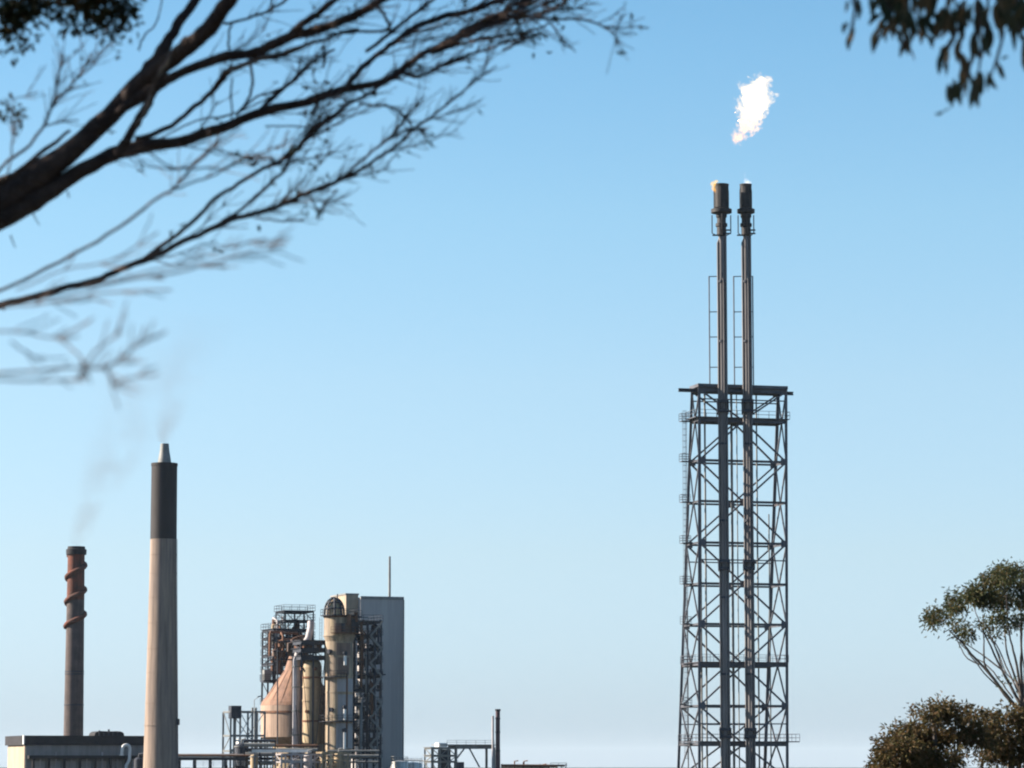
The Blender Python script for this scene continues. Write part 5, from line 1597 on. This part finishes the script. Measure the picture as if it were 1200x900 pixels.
stems = [
    [(1000, -20), (998, -5), (1002, 10), (999, 30), (994, 45)],
    [(1030, -24), (1035, 0), (1046, 14), (1040, 30), (1030, 45), (1024, 60)],
    [(1060, -28), (1064, 0), (1066, 20), (1062, 40), (1060, 60)],
    [(1075, -30), (1084, 0), (1088, 20), (1080, 40)],
    [(1110, -34), (1118, 0), (1128, 20), (1118, 44), (1110, 60), (1106, 80)],
    [(1140, -40), (1146, 0), (1148, 30), (1140, 60), (1134, 90), (1126, 110)],
    [(1150, -42), (1158, 0), (1156, 30), (1150, 60), (1146, 90)],
    [(1165, -44), (1170, 10), (1176, 40), (1168, 70), (1160, 92)],
    [(1190, -50), (1192, 0), (1190, 20), (1196, 40), (1204, 60)],
    [(1180, -48), (1180, 0), (1184, 30)],
]
for st_ in stems:
    pp = [P(a, b_, LD) for a, b_ in st_]
    MB().tube(pp, [.008] + [.0055] * (len(pp) - 2) + [.003], 6).build('twig', M['bark'], lt)
leaves = [(994, 26, 26, -20), (1001, 32, 28, -14), (1008, 4, 20, -5), (993, 0, 22, -6), (1003, -4, 24, 10), (1024, 38, 36, -4), (1030, 30, 32, -14), (1036, 26, 30, -8), (1044, 10, 34, -20), (1040, 18, 30, -26),
          (1050, 14, 34, -6), (1056, 18, 34, 10), (1062, 20, 30, -8), (1068, 14, 34, 14), (1060, 46, 32, 4), (1064, 40, 34, -6), (1066, 26, 30, 6), (1074, 20, 30, 20), (1080, 24, 32, 16), (1086, 22, 34, 20), (1090, 10, 34, -14), (1052, 34, 26, 26), (1046, 30, 24, -30), (1086, 40, 22, 24),
          (1020, -6, 30, 6), (1030, -8, 34, -14), (1042, -12, 34, 10), (1056, -12, 32, -8), (1070, -14, 34, 12), (1082, -12, 30, -10), (1094, -14, 34, 8), (1100, -8, 30, -12), (1108, 0, 26, 14),
          (1104, 60, 34, -6), (1106, 66, 28, 6), (1110, 54, 30, -16), (1112, 18, 30, -18), (1120, 16, 34, -6), (1126, 12, 34, 10), (1116, 8, 30, 22), (1132, 10, 36, -4), (1138, 4, 34, 14), (1144, 14, 36, -10), (1150, 10, 34, 12), (1120, 44, 26, -26), (1128, 36, 26, -40),
          (1127, 42, 44, -8), (1124, 60, 40, 4), (1128, 76, 30, 12), (1142, 36, 36, -6), (1146, 46, 36, 4), (1150, 30, 36, 8), (1154, 40, 34, 14), (1158, 24, 36, -4), (1162, 34, 34, -10), (1166, 14, 36, 6), (1160, 8, 34, -16), (1152, 56, 20, 10),
          (1118, 92, 38, -6), (1122, 96, 34, 4), (1130, 88, 30, -20), (1136, 84, 26, 6), (1140, 96, 36, 2), (1138, 104, 30, -8), (1146, 88, 36, -10), (1150, 84, 32, 10), (1134, 96, 28, 14), (1142, 92, 40, 8), (1148, 98, 26, -16), (1126, 92, 30, -16), (1106, 130, 16, -60), (1112, 126, 12, -50),
          (1158, 84, 26, 26), (1156, 90, 20, 10), (1169, 70, 24, 22), (1172, 76, 20, 10), (1182, 66, 12, -60), (1178, 4, 36, 16), (1184, 8, 40, 30), (1172, -4, 34, 8), (1190, 12, 34, 24), (1194, 16, 34, -10), (1198, 14, 36, 14), (1202, 18, 36, -6), (1200, 40, 34, -12), (1188, 0, 30, -16), (1180, -10, 30, 4), (1196, -8, 34, 8), (1204, 60, 30, 0), (1196, 4, 34, 30), (1186, 24, 26, 20), (1206, 30, 34, 10)]
for px, py, ln, tl in leaves:
    hang_leaf(px, py, LD + rr.uniform(-.45, .45), ln * rr.uniform(.72, 1.0), ln * .31 * rr.uniform(.75, 1.1), tl + rr.uniform(-9, 9))
    if ln > 26 and rr.random() < .5:
        hang_leaf(px + rr.uniform(-9, 9), py + rr.uniform(-8, 8), LD + rr.uniform(-.45, .45), ln * rr.uniform(.6, .9), ln * .28, tl + rr.uniform(-25, 25))
for k in range(55):
    px = rr.uniform(1022, 1205)
    py = rr.uniform(-16, 18 if px < 1100 else 26)
    if 1094 < px < 1106: continue
    ln = rr.uniform(22, 36)
    hang_leaf(px, py, LD + rr.uniform(-.6, .6), ln, ln * .36, rr.uniform(-30, 30))
